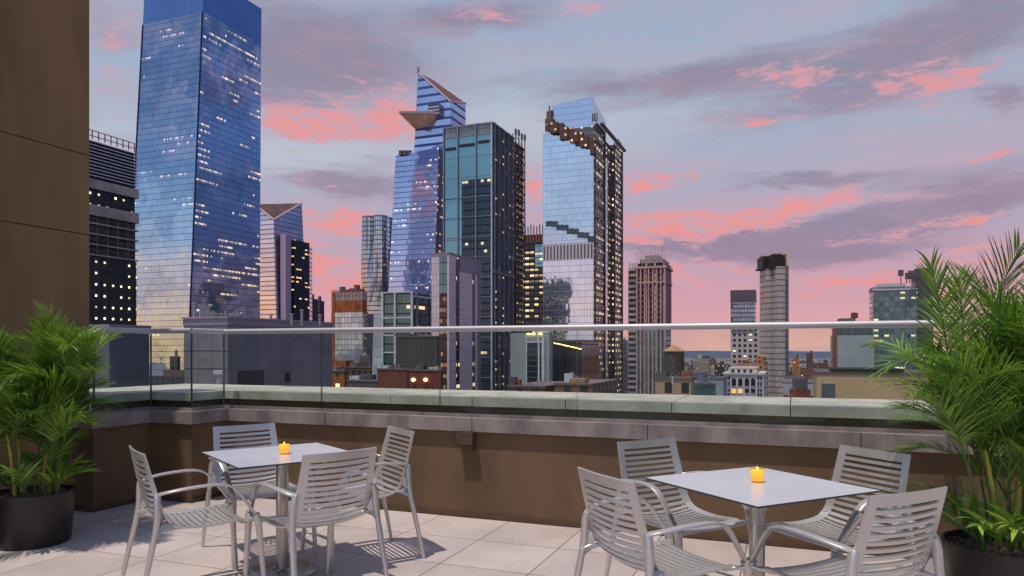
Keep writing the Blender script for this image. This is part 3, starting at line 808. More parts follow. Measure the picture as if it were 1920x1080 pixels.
# ---- brown block with netting on top
D = 430
r, c, s, t = tower('unfinished_block', 680, D, 621, 690, 'mid-height block with orange netting on its unfinished top, left of the silver tower', 'building')
zn, zg = Z(563, D), Z(585, D)
block(r, 'glass_floors', c, s, t, GROUND, zg, facade('sky_blue_wall', (.62, .76, .92), .85, .05, 3.3, 2.4, srgb(150, 140, 150), .3, .5, .05, seed=41, wave=.06, scol=srgb(130, 128, 140), tvar=.5))
block(r, 'netting', c, s, t, zg, zn, plain('orange_netting', srgb(176, 98, 52), .85, 0, .6, .25), ins=.4)
block(r, 'upper_floors', c, s, t, zn, Z(546, D), facade('pale_open_floor', (.35, .3, .3), .2, .4, 3, 2.6, srgb(196, 170, 166), .5, .7, .0, seed=43), ins=.4)
mb = MB()
fp = foot(c, s, t, .4)
for k in range(13):
    p = Vector(fp[0]).lerp(Vector(fp[1]), k/12); mb.box((p.x, p.y, (zg+Z(543, D))/2), (.3, 0, 0), (0, .3, 0), (0, 0, Z(543, D)-zg))
for k in range(3):
    z = Z(546-2*k, D); p, q = Vector(fp[0]), Vector(fp[1]); m_ = (p+q)/2; mb.box((m_.x, m_.y, z), a3*s, b3*.25, z3*.25)
mb.build('scaffolding', M_rust, r)
for k in range(5):
    p = Vector(fp[0]).lerp(Vector(fp[1]), .25+k*.16)+GB*3; h = [3.4, 1.6, 2.2, 4.2, 1.8][k]
    mb = MB(); mb.box((p.x, p.y, Z(546, D)+h/2), a3*2.4, b3*3, z3*h); mb.build('roof_box', M_concd, r)
mb = MB(); p = Vector(fp[0]); mb.prism([tuple(q) for q in (p-GB*.6, p+GA*2.2-GB*.6, p+GA*2.2, p)], GROUND, None, Z(546, D)); mb.build('corner_pier', M_rust, r)

# ---- silver twisting tower with notches
D = 640
r = thing('pinched_tower', (*P2(708, D), GROUND), 'slender silver tower with scalloped pinched facade, left of the lavender blue tower', 'skyscraper')
cen = P2(709, D+14); mb = MB(); NS, NZ = 48, 30; zb2, zt2 = GROUND, Z(405, D)
def sect(f):
    out = []
    for k in range(NS):
        an = 2*math.pi*k/NS; ca, sa = math.cos(an), math.sin(an)
        sq = 13.2/max(abs(ca), abs(sa))
        lobe = 8.4+6.2*abs(math.sin(2*an))**.65
        w = min(1, max(0, (f-.45)/.55)); w = w*w*(3-2*w)
        dia = 15.2/(abs(ca)+abs(sa))**.8
        k1 = sq*(1-w)+lobe*w
        pin = math.exp(-((f-.60)/.16)**2); k1 = k1*(1-pin*.55)+dia*pin*.55
        p = cen+GA*(k1*ca)+GB*(k1*sa); out.append(p)
    return out
pr_ = None
for i in range(NZ+1):
    f = i/NZ; z = zb2+(zt2-zb2)*f; ring = sect(f)
    if pr_:
        for k in range(NS):
            j = (k+1) % NS
            mb.poly([(*pr_[0][k], pr_[1]), (*pr_[0][j], pr_[1]), (*ring[j], z), (*ring[k], z)], [(k*1.8, pr_[1]-GROUND), (k*1.8+1.8, pr_[1]-GROUND), (k*1.8+1.8, z-GROUND), (k*1.8, z-GROUND)])
    pr_ = (ring, z)
mb.poly([(*p, zt2) for p in pr_[0]])
mb.build('glass_shell', facade('silver_curtain_wall', (.74, .72, .72), .92, .10, 4.2, 1.8, srgb(96, 92, 98), .3, .9, .03, seed=51, wave=.10, tilt=.03, scol=srgb(90, 90, 100)), r)
mb = MB(); mb.prism([tuple(p) for p in sect(1.0)][::1], zt2, None, zt2+1.2); mb.build('roof_rim', M_grey, r)
rr, c, s, t = tower('office_block', 712, 560, 683, 722, 'dark mauve podium block under the silver pinched tower', 'building')
block(rr, 'wall', c, s, t, GROUND, Z(588, 560), facade('podium', (.22, .20, .26), .6, .1, 4, 3, srgb(84, 72, 84), .6, 1.2, .05, seed=53))

# ---- lavender tower with observation deck
D = 620
r = thing('observation_tower', (*P2(800, D), GROUND), 'lavender blue stepped tower with a slanted peak and jutting triangular deck', 'skyscraper')
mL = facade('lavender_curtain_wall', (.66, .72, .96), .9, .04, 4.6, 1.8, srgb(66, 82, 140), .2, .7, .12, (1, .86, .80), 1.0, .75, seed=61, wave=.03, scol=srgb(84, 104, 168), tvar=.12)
mL2 = facade('lavender_striped_wall', (.66, .72, .96), .9, .05, 7.4, 90, srgb(72, 86, 140), .2, 2.4, .0, seed=63, wave=.03, scol=srgb(78, 94, 150), fmetal=.5)
cb_, ct_ = P2(804, D), P2(823, D)
fb = foot(cb_, left_ext(cb_, 712), right_ext(cb_, 832)); ft = foot(ct_, left_ext(ct_, 742), right_ext(ct_, 833))
zl = [Z(283, D), Z(276, D), Z(283, D), Z(283, D)]
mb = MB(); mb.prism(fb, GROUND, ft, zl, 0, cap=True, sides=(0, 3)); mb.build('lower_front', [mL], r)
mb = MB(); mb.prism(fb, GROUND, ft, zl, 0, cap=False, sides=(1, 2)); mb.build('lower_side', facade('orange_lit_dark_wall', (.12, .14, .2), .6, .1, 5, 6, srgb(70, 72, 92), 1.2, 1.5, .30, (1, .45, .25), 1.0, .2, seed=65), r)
for px in (752, 760, 768):
    p = P2(px, D+12); mb = MB(); mb.box((p.x, p.y, Z(283, D)+1.5), a3*3, b3*3, z3*4); mb.build('roof_box', M_concd, r)
D2 = 640
ca_ = P2(845, D2); su = left_ext(ca_, 774); tu = right_ext(ca_, 873)
fu0 = foot(ca_, su, tu); cu2 = P2(845, D2); fu1 = foot(cu2, left_ext(cu2, 784), tu)
zu = [Z(150, D2+30), Z(191, D2), Z(187, D2+20), Z(150, D2+40)]
mb = MB(); mb.prism(fu0, Z(330, D2), fu1, zu, 0, cap=False); mb.build('upper_shaft', mL2, r)
mb = MB(); mb.poly([(*fu1[i], zu[i]) for i in range(4)]); mb.build('sloping_roof', plain('brown_roof_slats', srgb(112, 78, 78), .7), r)
mb = MB()
for i, j in ((0, 1), (1, 2), (2, 3)): mb.tube([(*fu1[i], zu[i]), (*fu1[j], zu[j])], .9, 6)
mb.tube([(*fu1[0], zu[0]), (*fu1[0], zu[0]+5)], 1.3, 6)
mb.build('roof_edge', plain('pale_roof_edge', srgb(190, 170, 180), .5), r)
# deck
def on_front(px, py, out=0.0):       # point on the upper front plane, pushed out along -GB
    u = U(px); L = left_ext(ca_, px); p = ca_-GA*L; z = EYE+(HY-py)*p.y/F; p = p-GB*out; return Vector((p.x, p.y, z))
Rr = on_front(826, 213); Ll = on_front(778, 212); Bm = on_front(779, 243); Bm2 = on_front(815, 225)
tipD = D2-14; tip = Vector((U(748)*tipD, tipD, Z(212, tipD)))
Rr += Vector((-GB.x, -GB.y, 0))*1.5
mdeck = plain('warm_beige_soffit', srgb(250, 200, 158), .5, .1, .35, .08)
mb = MB(); up = Vector((0, 0, 1.8))
mb.poly([tip, Rr, Bm2, Bm]); mb.poly([tip, Bm, Ll]); mb.build('observation_deck', mdeck, r)
dk = bpy.data.objects[[o.name for o in r.children if o.name.startswith('observation_deck')][0]]
mb = MB(); mb.poly([tip+up, Rr+up, Ll+up]); mb.poly([tip, Rr, Rr+up, tip+up]); mb.poly([Ll, tip, tip+up, Ll+up]); mb.build('rim', plain('pale_deck_rim', srgb(214, 190, 190), .5), dk)
q = on_front(818, 208, 3); mb = MB(); mb.box(q, a3*11, b3*5, z3*9); mb.build('glass_box', facade('box_stripe', (.15, .15, .2), .6, .1, 3, 40, srgb(210, 195, 200), .2, 1.0, 0, seed=3), dk)

# ---- teal glass tower with dark finned side
D = 330
r, c, s, t = tower('teal_office_tower', 923, D, 832, 962, 'flat-topped teal glass tower with white mullions and a dark finned side')
zt = Z(229, D)
mT = facade('teal_glass', (.24, .44, .47), .80, .04, 9.6, 90, srgb(70, 90, 100), .15, .18, 0.0, seed=71, wave=.05, tilt=.0, scol=srgb(60, 84, 92), tvar=.05, belts=None)
mT2 = facade('teal_glass_dark_reflection', (.06, .09, .13), .6, .06, 3.6, 1.6, srgb(18, 24, 34), .15, .6, .10, (1, .80, .30), 1.2, .75, seed=73, scol=srgb(16, 22, 30), lwhite=.1)
mS_ = facade('dark_fin_wall', (.12, .13, .13), .6, .15, 3.6, 2.2, srgb(78, 82, 84), .5, 1.0, .30, (1, .84, .42), 3.0, .15, dot=(.7, .8), seed=75, scol=srgb(66, 70, 72), fmetal=.1)
fp = foot(c, s, t)
mb = MB(); mb.prism(fp, GROUND, None, zt-5, 0, cap=False, sides=(0, 3)); mb.build('front_glazing', mT, r)
mb = MB(); mb.prism(fp, GROUND, None, zt-5, 0, cap=False, sides=(1, 2)); mb.build('side_glazing', mS_, r)
mb = MB(); mb.prism(foot(c, s, t, .15), zt-5, None, zt, 0); mb.build('crown_screen', facade('grey_screen', (.30, .32, .34), .5, .3, 2.4, 3, srgb(120, 122, 126), .3, .6, 0, seed=77), r)
# lower right of the front: dark reflection painted as a darker glass sheet
e0 = c-GA*left_ext(c, 866)-GB*.12; e1 = c-GB*.12-GA*.2; zr2 = Z(333, D)
mb = MB(); mb.prism([tuple(e0), tuple(e1), tuple(e1+GB*.1), tuple(e0+GB*.1)], GROUND, None, zr2, 0); dkz = mb.build('dark_reflection_glazing', mT2, r)
for px0, px1, yy in ((836, 855, 271), (862, 890, 267), (897, 917, 264)):
    p0 = c-GA*left_ext(c, px0)-GB*.2; p1 = c-GA*left_ext(c, px1)-GB*.2; mb = MB(); m_ = (p0+p1)/2; mb.box((m_.x, m_.y, Z(yy, D)), a3*(p1-p0).length, b3*.4, z3*1.3); mb.build('louvre_slot', M_black, r)
mb = MB()
for px in (832.5, 859, 893, 922.5):
    p = c-GA*left_ext(c, px)-GB*.35; mb.box((p.x, p.y, (GROUND+zt+.3)/2), a3*.55, b3*.7, z3*(zt+.3-GROUND))
    mb.build('mullion', M_grey if px != 922.5 else M_white, r); mb = MB()
for k, py in enumerate((229.5, 249, 366, 404, 442, 480, 518, 556, 594, 632, 670, 708)):
    p0 = c-GA*s; mb = MB(); m_ = (p0+c)/2-GB*.2; mb.box((m_.x, m_.y, Z(py, D)), a3*s, b3*.35, z3*(.6 if k < 2 else .28)); mb.build('transom', M_grey, r)
for k in range(9):
    p = c+GB*(t*(k+.6)/9)+GA*.45; h = zt+(-1 if k % 3 else .3); mb = MB(); mb.box((p.x, p.y, (GROUND+h)/2), a3*.9, b3*.45, z3*(h-GROUND)); mb.build('fin', plain('fin_grey', srgb(150, 150, 154), .4, .4) if k == 0 else M_grey if k % 2 == 0 else M_slate, r)
mb = MB(); m_ = c+GB*t/2+GA*.4; mb.box((m_.x, m_.y, zt-.4), a3*.9, b3*(t+.6), z3*.8); mb.box((m_.x, m_.y, Z(518, D+20)), a3*1.6, b3*(t+.6), z3*1.2); mb.build('side_belt', M_slate, r)

# ---- hoist / braced tower right of it
D = 372
r = thing('braced_tower', (*P2(972, D), GROUND), 'narrow bronze braced tower with dotted lights, right behind the teal tower', 'skyscraper')
c = P2(967, D); s = left_ext(c, 950); t = right_ext(c, 984); zt = Z(250, D)
mBr = facade('bronze_lit_wall', (.16, .13, .10), .3, .3, 3.2, 2.0, srgb(130, 108, 88), .5, .9, .75, (1, .66, .26), 1.4, .1, dot=(.8, .9), seed=81, scol=srgb(104, 88, 74), fmetal=.2)
block(r, 'shaft', c, s, t, GROUND, zt-4, mBr, ins=.5)
fp = foot(c, s, t)
for (p, q) in ((fp[0], fp[1]), (fp[1], fp[2])):
    p, q = Vector(p), Vector(q); n = 3
    for k in range(n+1):
        w = p.lerp(q, k/n); mb = MB(); mb.box((w.x, w.y, (GROUND+zt)/2), a3*.5, b3*.5, z3*(zt-GROUND)); mb.build('post', M_concd, r)
    mb = MB(); L = (q-p).length; d = (q-p)/L; z = Z(560, D); kk = 0
    while z < zt-4:
        w = (p+q)/2; mb.box((w.x, w.y, z), Vector((d.x, d.y, 0))*L, Vector((-d.y, d.x, 0))*.7, z3*.35)
        pa, pb = (p, q) if kk % 2 else (q, p); mb.tube([(pa.x, pa.y, z), (pb.x, pb.y, z+4)], .16, 4); z += 4; kk += 1
    mb.build('bracing', plain('steel_brown', srgb(92, 82, 78), .6, .2), r)
mb = MB()
for k in range(4): mb.box((*Vector(fp[1]).lerp(Vector(fp[2]), k/3), zt+.8+(k % 2)*.8), a3*1, b3*1, z3*3)
mb.build('roof_clutter', M_concd, r)

# ---- stone-clad building
D = 235
r, c, s, t = tower('stone_clad_building', 842, D, 809, 901, 'pale pinkish stone building with narrow dark window strips, in front of the teal tower', 'building')
zt = Z(476, D)
mSt, tt, b = base_mat('pinkish_stone')
uv = tt.new('ShaderNodeTexCoord').outputs['UV']; u, v, _ = tt.sep(uv)
jj = tt.mx(tt.lt(tt.m('FRACT', tt.div(v, 3.6)), .03), tt.lt(tt.m('FRACT', tt.div(u, 1.9)), .02))
wn = tt.new('ShaderNodeTexWhiteNoise', noise_dimensions='2D'); tt.l.new(tt.xyz(tt.m('FLOOR', tt.div(u, 1.9)), tt.m('FLOOR', tt.div(v, 1.8))), wn.inputs[0])
cc = tt.mix(wn.outputs[0], srgb(208, 190, 196), srgb(222, 204, 208)); cc = tt.mix(tt.mul(tt.smooth(tt.noise(tt.xyz(tt.mul(u, .3), tt.mul(v, .1)), 1, 5, .6), .4, .7), .4), cc, srgb(188, 174, 182))
cc = tt.mix(jj, cc, srgb(140, 128, 136)); tt.put(b.inputs['Base Color'], cc); b.inputs['Roughness'].default_value = .30
block(r, 'wall', c, s, t, GROUND, zt, mSt)
mb = MB(); mb.prism(foot(c, s, t, -.25), zt, None, zt+.5); mb.build('cornice', M_grey, r)
mW1 = facade('teal_strip', (.18, .30, .33), .7, .06, 3.6, 1.4, srgb(60, 66, 72), .1, .3, .0, seed=91)
mW2 = facade('amber_strip', (.10, .07, .06), .3, .2, 3.6, 1.2, srgb(60, 40, 34), .15, .5, .55, (1, .34, .10), .7, .2, seed=93)
mW3 = facade('dark_strip', (.08, .09, .11), .6, .1, 3.6, 1.2, srgb(84, 84, 92), .1, .9, .25, (1, .8, .4), 1.6, .2, seed=95)
def strip_front(px0, px1, y0, y1, mat, nm, Dz=D):
    p0 = c-GA*left_ext(c, px0)-GB*.1; p1 = c-GA*left_ext(c, px1)-GB*.1; mb = MB()
    mb.prism([tuple(p0), tuple(p1), tuple(p1+GB*.09), tuple(p0+GB*.09)], Z(y1, Dz), None, Z(y0, Dz)); return mb.build(nm, mat, r)
def strip_side(px0, px1, y0, y1, mat, nm, out=.1):
    l0, l1 = right_ext(c, px0), right_ext(c, px1); p0 = c+GB*l0; p1 = c+GB*l1; Dm = (p0.y+p1.y)/2; mb = MB()
    mb.prism([tuple(p0), tuple(p0+GA*out), tuple(p1+GA*out), tuple(p1)], max(GROUND, Z(y1, Dm)), None, Z(y0, Dm)); return mb.build(nm, mat, r)
strip_front(824, 838, 479, 548, mW1, 'window_strip'); strip_front(824, 838, 549, 800, mW2, 'window_strip')
strip_side(855, 861, 484, 1500, mW3, 'window_strip'); strip_side(886, 890, 512, 1500, mW3, 'window_strip')
strip_side(861.5, 896, 484, 512, M_grey, 'mechanical_screen', .2)
strip_side(896, 900.5, 488, 1500, plain('grey_pier', srgb(140, 136, 146), .5, .2), 'corner_pier', .3)

# ---- dark glass block with white frame
D = 262
r, c, s, t = tower('framed_glass_block', 773, D, 717, 811, 'dark glass block with bold white grid frame, left of the stone building', 'building')
zt = Z(546, D)
mb = MB(); mb.prism(foot(c, s, t, .3), GROUND, None, zt-.4); mb.build('glazing', facade('smoked_glass', (.13, .22, .23), .75, .05, 3.7, 1.6, srgb(30, 36, 40), .1, .5, .10, (1, .72, .3), 1.2, .6, seed=101, scol=srgb(34, 42, 46)), r)
for px in (717.6, 741, 772.5):
    p = c-GA*left_ext(c, px); mb = MB(); mb.box((p.x, p.y, (GROUND+zt)/2), a3*.7, b3*.7, z3*(zt-GROUND)); mb.build('column', M_white, r)
for px in (781, 808):
    p = c+GB*right_ext(c, px); mb = MB(); mb.box((p.x, p.y, (GROUND+zt)/2), a3*.6, b3*.9, z3*(zt-GROUND)); mb.build('column', M_grey, r)
for py in (547, 595, 628, 661, 694):
    m_ = c-GA*s/2; mb = MB(); mb.box((m_.x, m_.y, Z(py, D)), a3*s, b3*.5, z3*.5); mb.build('beam', M_white, r)
for py in (558, 628):
    m_ = c+GB*t/2; mb = MB(); mb.box((m_.x, m_.y, Z(py, D+8)), a3*.6, b3*t, z3*.6); mb.build('beam', M_white, r)
# pale leaning wall left of it
D = 300
r = thing('pale_sloping_wall', (*P2(706, D), GROUND), 'pale blue-white building edge leaning outwards below, left of the white-framed block', 'building')
cB = P2(717, D); b0 = foot(cB, left_ext(cB, 690), 6); b1 = foot(cB, left_ext(cB, 700.5), 6)
zz = [Z(592, D)]*4
mb = MB(); mb.prism(foot(cB, left_ext(cB, 688), 6), GROUND, b1, zz); mb.build('wall', facade('pale_panels', (.62, .72, .82), .4, .25, 4, 60, srgb(130, 140, 156), .1, .3, 0, seed=7), r)
mb = MB(); mb.prism([(x, y) for x, y in b1], zz[0], None, zz[0]+.6); mb.build('cap', M_white, r)

# ---- low dark and brick blocks in front of it
def lowblock(nm, px, pl, pr, D, yt, mat, label, roofitems=(), cat='building', parapet=True, tmin=None):
    c = P2(px, D); s = left_ext(c, pl); t = right_ext(c, pr) if pr else (tmin or 10)
    r = thing(nm, (c.x, c.y, GROUND), label, cat)
    block(r, 'wall', c, s, t, GROUND, Z(yt, D), mat)
    if parapet: mb = MB(); mb.prism(foot(c, s, t, -.15), Z(yt, D), None, Z(yt, D)+.35); mb.build('parapet', M_concd, r)
    for (rx, w, d, h, m) in roofitems:
        p = P2(rx, D*1.03); mb = MB(); mb.box((p.x, p.y, Z(yt, D)+.35+h/2), a3*w, b3*d, z3*h); mb.build('roof_box', m, r)
    rq = random.Random(px*7+D)
    for k in range(7):
        f1_, f2_ = rq.uniform(.06, .94), rq.uniform(.08, .6); p = c-GA*s*f1_+GB*min(t, 14)*f2_; zz = Z(yt, D)
        mb = MB(); kk = rq.random(); sz = rq.uniform(.35, .8)*D/200
        if kk < .45:
            h = rq.uniform(.8, 1.9)*D/200; mb.tube([(p.x, p.y, zz-.1), (p.x, p.y, zz+h)], .12*D/200, 7); mb.tube([(p.x, p.y, zz+h), (p.x, p.y, zz+h+.16)], .2*D/200, 7); mb.build('vent_pipe', M_pipe, r)
        elif kk < .8:
            mb.box((p.x, p.y, zz+sz*.5), a3*sz*1.7, b3*sz*1.3, z3*sz); mb.tube([(p.x, p.y, zz+sz), (p.x, p.y, zz+sz*1.15)], sz*.45, 10); mb.build('roof_cooler', M_pipe if k % 2 else M_slate, r)
        else:
            mb.box((p.x, p.y, zz+sz*.4), a3*sz*5, b3*sz*.5, z3*sz*.5); mb.box((p.x, p.y, zz+sz*.3), a3*sz*.4, b3*sz*.5, z3*sz*.8); mb.build('duct', M_pipe, r)
    return r, c, s, t
mLou = plain('charcoal_louvre', srgb(74, 68, 72), .6, .1, .2, .2)
r, c, s, t = lowblock('louvred_plant_block', 820, 743, 826, 205, 632, facade('charcoal_ribbed', (.10, .095, .10), .2, .5, 60, 1.1, srgb(78, 68, 70), .35, .1, 0, seed=9), 'windowless dark brown ribbed block below the white-framed block', [(760, 5, 4, .6, M_concd)])
mBrk = facade('brick_wall', (.05, .04, .04), .2, .3, 3.6, 3.4, srgb(112, 62, 50), 2.1, 2.0, .0, seed=13, fmetal=0, frough=.9)
def brickm(nm, col, lit=.0, seed=1, fh=3.5, bw=3.2, st=2.0):
    return facade(nm, (.06, .06, .07), .3, .2, fh, bw, srgb(*col), bw*.55, fh*.5, lit, (1, .6, .2), st, .1, seed=seed, fmetal=0, frough=.9, tvar=.5)
r, c, s, t = lowblock('brick_building', 764, 707, 770, 172, 694, plain('brick_red', srgb(116, 70, 60), .9, 0, .3, .7), 'low plain red-brown brick building just above the ledge, left of the two lamps', [(722, 3, 2, .6, M_white), (748, 2, 2, .8, M_concd)])
r, c, s, t = lowblock('brick_building', 826, 766, 831, 168, 696, plain('brick_dark_red', srgb(112, 60, 50), .9, 0, .3, .7), 'low red brick building carrying two glowing orange wall lamps', [(790, 2, 2, 1.0, M_roof), (806, 1.2, 1, 1.2, M_roof), (816, 2.5, 2, .5, M_white)])
for px in (776, 799):
    p = P2(px, 167.2-((px-826)/(F))*0); L = left_ext(c, px); p = c-GA*L-GB*.3; z = EYE+(HY-712)*p.y/F
    mb = MB(); mb.lathe((p.x, p.y, z), [(0, -.45), (.4, -.3), (.55, 0), (.4, .3), (0, .45)], 12); mb.build('wall_lamp', M_yellow, r)
lowblock('brick_building', 700, 622, 712, 330, 690, brickm('brick_brown', (96, 74, 60), .12, 5), 'brown mid-rise block under the unfinished netted block, behind the glass', [(640, 9, 6, 3, M_rust), (664, 8, 5, 2, M_concd), (690, 6, 5, 5, M_roof)])
lowblock('brick_building', 646, 620, 650, 215, 697, brickm('brick_orange', (146, 88, 48), .10, 6), 'small orange-brown block right beside the long slate rooftop building', [(632, 3, 3, 1, M_rust)])
lowblock('roof_shed', 706, 650, 712, 190, 716, plain('shed', srgb(92, 86, 84), .8), 'low grey roof shed between the slate building and the red brick one', [(668, 3, 2, 1, M_white), (690, 4, 2, 1.4, M_roof)])

# ---- dark lit tower between braced tower and spiral
D = 640
r, c, s, t = tower('yellow_lit_tower', 1024, D, 975, 1040, 'dark tower full of yellow lit floors, behind the left edge of the stepped glass tower')
zt = Z(452, D)
block(r, 'shaft', c, s, t, GROUND, zt, facade('dark_yellow_lit', (.06, .06, .08), .5, .1, 5.2, 4.4, srgb(26, 24, 28), .8, 1.3, .50, (1, .68, .22), 1.7, .5, seed=111, scol=srgb(24, 22, 26)))
block(r, 'netted_top', c, s, t, zt, Z(438, D), M_rust, ins=1.2)
mb = MB()
for k in range(9):
    p = c-GA*(s*(k+.2)/9); mb.box((p.x, p.y, Z(436, D)), a3*.8, b3*.8, z3*(12+(k % 3)*2))
mb.build('roof_posts', M_concd, r)
p = c-GA*left_ext(c, 1003)-GB*.5; q = c-GA*left_ext(c, 1020)-GB*.5
mb = MB(); mb.prism([tuple(p), tuple(q), tuple(q+GB*.4), tuple(p+GB*.4)], Z(500, D), None, Z(458, D)); mb.build('teal_glazing', facade('teal_bit', (.3, .5, .6), .8, .1, 5, 4, srgb(50, 80, 90), .4, .6, .3, (1, .8, .3), 1.2, .3, seed=7), r)

# ---- stepped (spiral terrace) glass tower
D = 470
r, c, s, t = tower('stepped_glass_tower', 1113, D, 1018, 1165, 'pale blue mirror-glass tower with a diagonal run of lit brown terraces near its top')
mSp = facade('pale_mirror_wall', (.86, .90, .97), .95, .03, 4.2, 1.9, srgb(150, 172, 205), .14, .3, .05, (1, .95, .9), .8, .3, seed=121, wave=.045, tilt=.008, scol=srgb(158, 176, 205), tvar=.12, fmetal=.7, frough=.2)
mSpS = facade('bronze_side_wall', (.26, .25, .25), .6, .12, 4.2, 3.4, srgb(124, 104, 96), .9, 1.3, .50, (1, .76, .40), 2.0, .1, dot=(1.3, 1.3), seed=123, scol=srgb(104, 94, 92), fmetal=.2)
# main shaft up to the terrace run (stepped top)
y_steps = [(1018, 1036, 238), (1036, 1054, 247), (1054, 1074, 257), (1074, 1094, 266), (1094, 1113, 274)]
zlow = Z(449, D)
t_sh = t*.46
def piece(px0, px1, y0, y1, tt_, mat, nm, ins=0.0, back=0.0):
    l0, l1 = left_ext(c, px0), left_ext(c, px1); p0 = c-GA*l0+GB*(ins); p1 = c-GA*l1+GB*(ins); d = tt_
    mb = MB(); mb.prism([tuple(p0), tuple(p1), tuple(p1+GB*(d-ins)), tuple(p0+GB*(d-ins))], Z(y1, D) if y1 < 2000 else GROUND, None, Z(y0, D), u0=(l0*-1)+200)
    return mb.build(nm, mat, r)
for x0, x1, yy in y_steps: piece(x0, x1, yy, 3000, t_sh, mSp, 'shaft')
# upper slab rising behind the terraces
mSp2 = facade('violet_mirror_wall', (.80, .82, .97), .95, .05, 4.2, 1.9, srgb(140, 155, 205), .14, .3, .0, seed=125, wave=.02, tilt=.004, scol=srgb(148, 160, 205), tvar=.06, fmetal=.7, frough=.2)
cu = P2(1110, D); cu = c-GA*left_ext(c, 1109)+GB*1.5; su = left_ext(cu, 1036); tu = right_ext(cu, 1136)
fu_ = foot(cu, su, tu); zu = [Z(187, D), Z(179, D), Z(214, D+20), Z(214, D+20)]
mb = MB(); mb.prism(fu_, Z(300, D), None, zu, 0); mb.build('upper_slab', [mSp2, mSp2], r)
# lit brown terrace boxes along the diagonal, two rows
mTer = facade('terrace_recess', (.16, .08, .06), .1, .5, 4.2, 2.6, srgb(92, 58, 46), .5, .9, .45, (1, .58, .22), 2.0, .1, dot=(1.2, 1.2), seed=127, fmetal=0, frough=.7)
for k in range(10):
    x0 = 1023+k*9.4; y0 = 216+k*5.6-(3 if k % 2 == 0 else 0)
    l0, l1 = left_ext(c, x0), left_ext(c, x0+(15 if k < 9 else 8)); p0 = c-GA*l0-GB*(1.2+(k % 2)*.7); p1 = c-GA*l1-GB*(1.2+(k % 2)*.7)
    mb = MB(); mb.prism([tuple(p0), tuple(p1), tuple(p1+GB*(3.2+(k % 2)*.7)), tuple(p0+GB*(3.2+(k % 2)*.7))], Z(y0+20+(4 if k % 3 == 0 else 0), D), None, Z(y0, D)); mb.build('terrace', [mTer, M_concd], r)
# thin mast and netting at the left shoulder
p = c-GA*left_ext(c, 1030); mb = MB(); mb.box((p.x, p.y, Z(212, D)), a3*3.2, b3*3, z3*9); mb.tube([(p.x, p.y, Z(208, D)), (p.x, p.y, Z(188, D))], .5, 6); mb.tube([(p.x+1.6, p.y, Z(208, D)), (p.x+1.6, p.y, Z(196, D))], .8, 6); mb.build('mast', M_concd, r)
# second, greenish diagonal terrace run
mTer2 = facade('planted_terrace', (.10, .16, .17), .5, .2, 4.2, 2.4, srgb(72, 82, 84), .6, 1.3, .05, seed=129)
for k in range(9):
    x0 = 1024+k*9.8; y0 = 409+k*4.2-(3 if k % 2 else 0)
    l0, l1 = left_ext(c, x0), left_ext(c, x0+12); o = .7+(k % 2)*.3; p0 = c-GA*l0-GB*o; p1 = c-GA*l1-GB*o
    mb = MB(); mb.prism([tuple(p0), tuple(p1), tuple(p1+GB*o), tuple(p0+GB*o)], Z(y0+10, D), None, Z(y0, D)); mb.build('terrace', [mTer2, M_concd], r)
# louvred white band
p0 = c-GA*s-GB*.5; p1 = c-GB*.5+GA*.2
mb = MB(); mb.prism([tuple(p0), tuple(p1), tuple(p1+GB*.5), tuple(p0+GB*.5)], Z(485, D), None, Z(453, D)); bd = mb.build('louvre_band', plain('white_band', srgb(214, 204, 208), .5), r)
mb = MB()
for k in range(15):
    p = c-GA*(s*(k+.5)/15)-GB*.53; mb = MB(); mb.box((p.x, p.y, Z(470, D)), a3*.95, b3*.1, z3*9); mb.build('slot', plain('slot_dark', srgb(96, 92, 96), .7) if k == 0 else bpy.data.materials['slot_dark'], bd)
# right flank: stacked lit bays in three depths
zs = [Z(236, D), Z(240, D), Z(232, D)]
l0 = 0
mCyl = plain('bronze_post', srgb(124, 104, 96), .5, .2)
for k, px in enumerate((1133, 1148, 1164)):
    l1 = right_ext(c, px); h = zs[k]
    p0 = c+GB*(l0+.2); p1 = c+GB*l1; o = [0.25, -.9, .9][k]
    mb = MB(); mb.prism([tuple(p0-GA*20), tuple(p0+GA*o), tuple(p1+GA*o), tuple(p1-GA*20)], GROUND, None, h, u0=k*40); mb.build('lit_bay', [mSpS, M_concd], r)
    for q_ in (0, 1):
        w = p0.lerp(p1, .04+.92*q_)+GA*(o+.5); mb = MB(); mb.box((w.x, w.y, (GROUND+h+1.5)/2), a3*1, b3*.8, z3*(h+1.5-GROUND)); mb.build('pier', mCyl, r)
    z = h; mb = MB()
    while z > Z(760, D):
        w = (p0+p1)/2+GA*(o+.45); mb.box((w.x, w.y, z), a3*.9, b3*(l1-l0), z3*.5); z -= 8.4
    mb.build('balcony_slabs', mCyl, r)
    l0 = l1
mb = MB(); w = c+GB*right_ext(c, 1150)+GA*.4; mb.box((w.x, w.y, Z(234, D+20)), a3*2, b3*(right_ext(c, 1163)-right_ext(c, 1117)), z3*1.6); mb.build('roof_beam', M_concd, r)
for px in (1117, 1158, 1162):
    w = c+GB*right_ext(c, px); mb = MB(); mb.box((w.x, w.y, Z(233, D+20)), a3*2, b3*2, z3*5); mb.build('roof_box', M_conc, r)

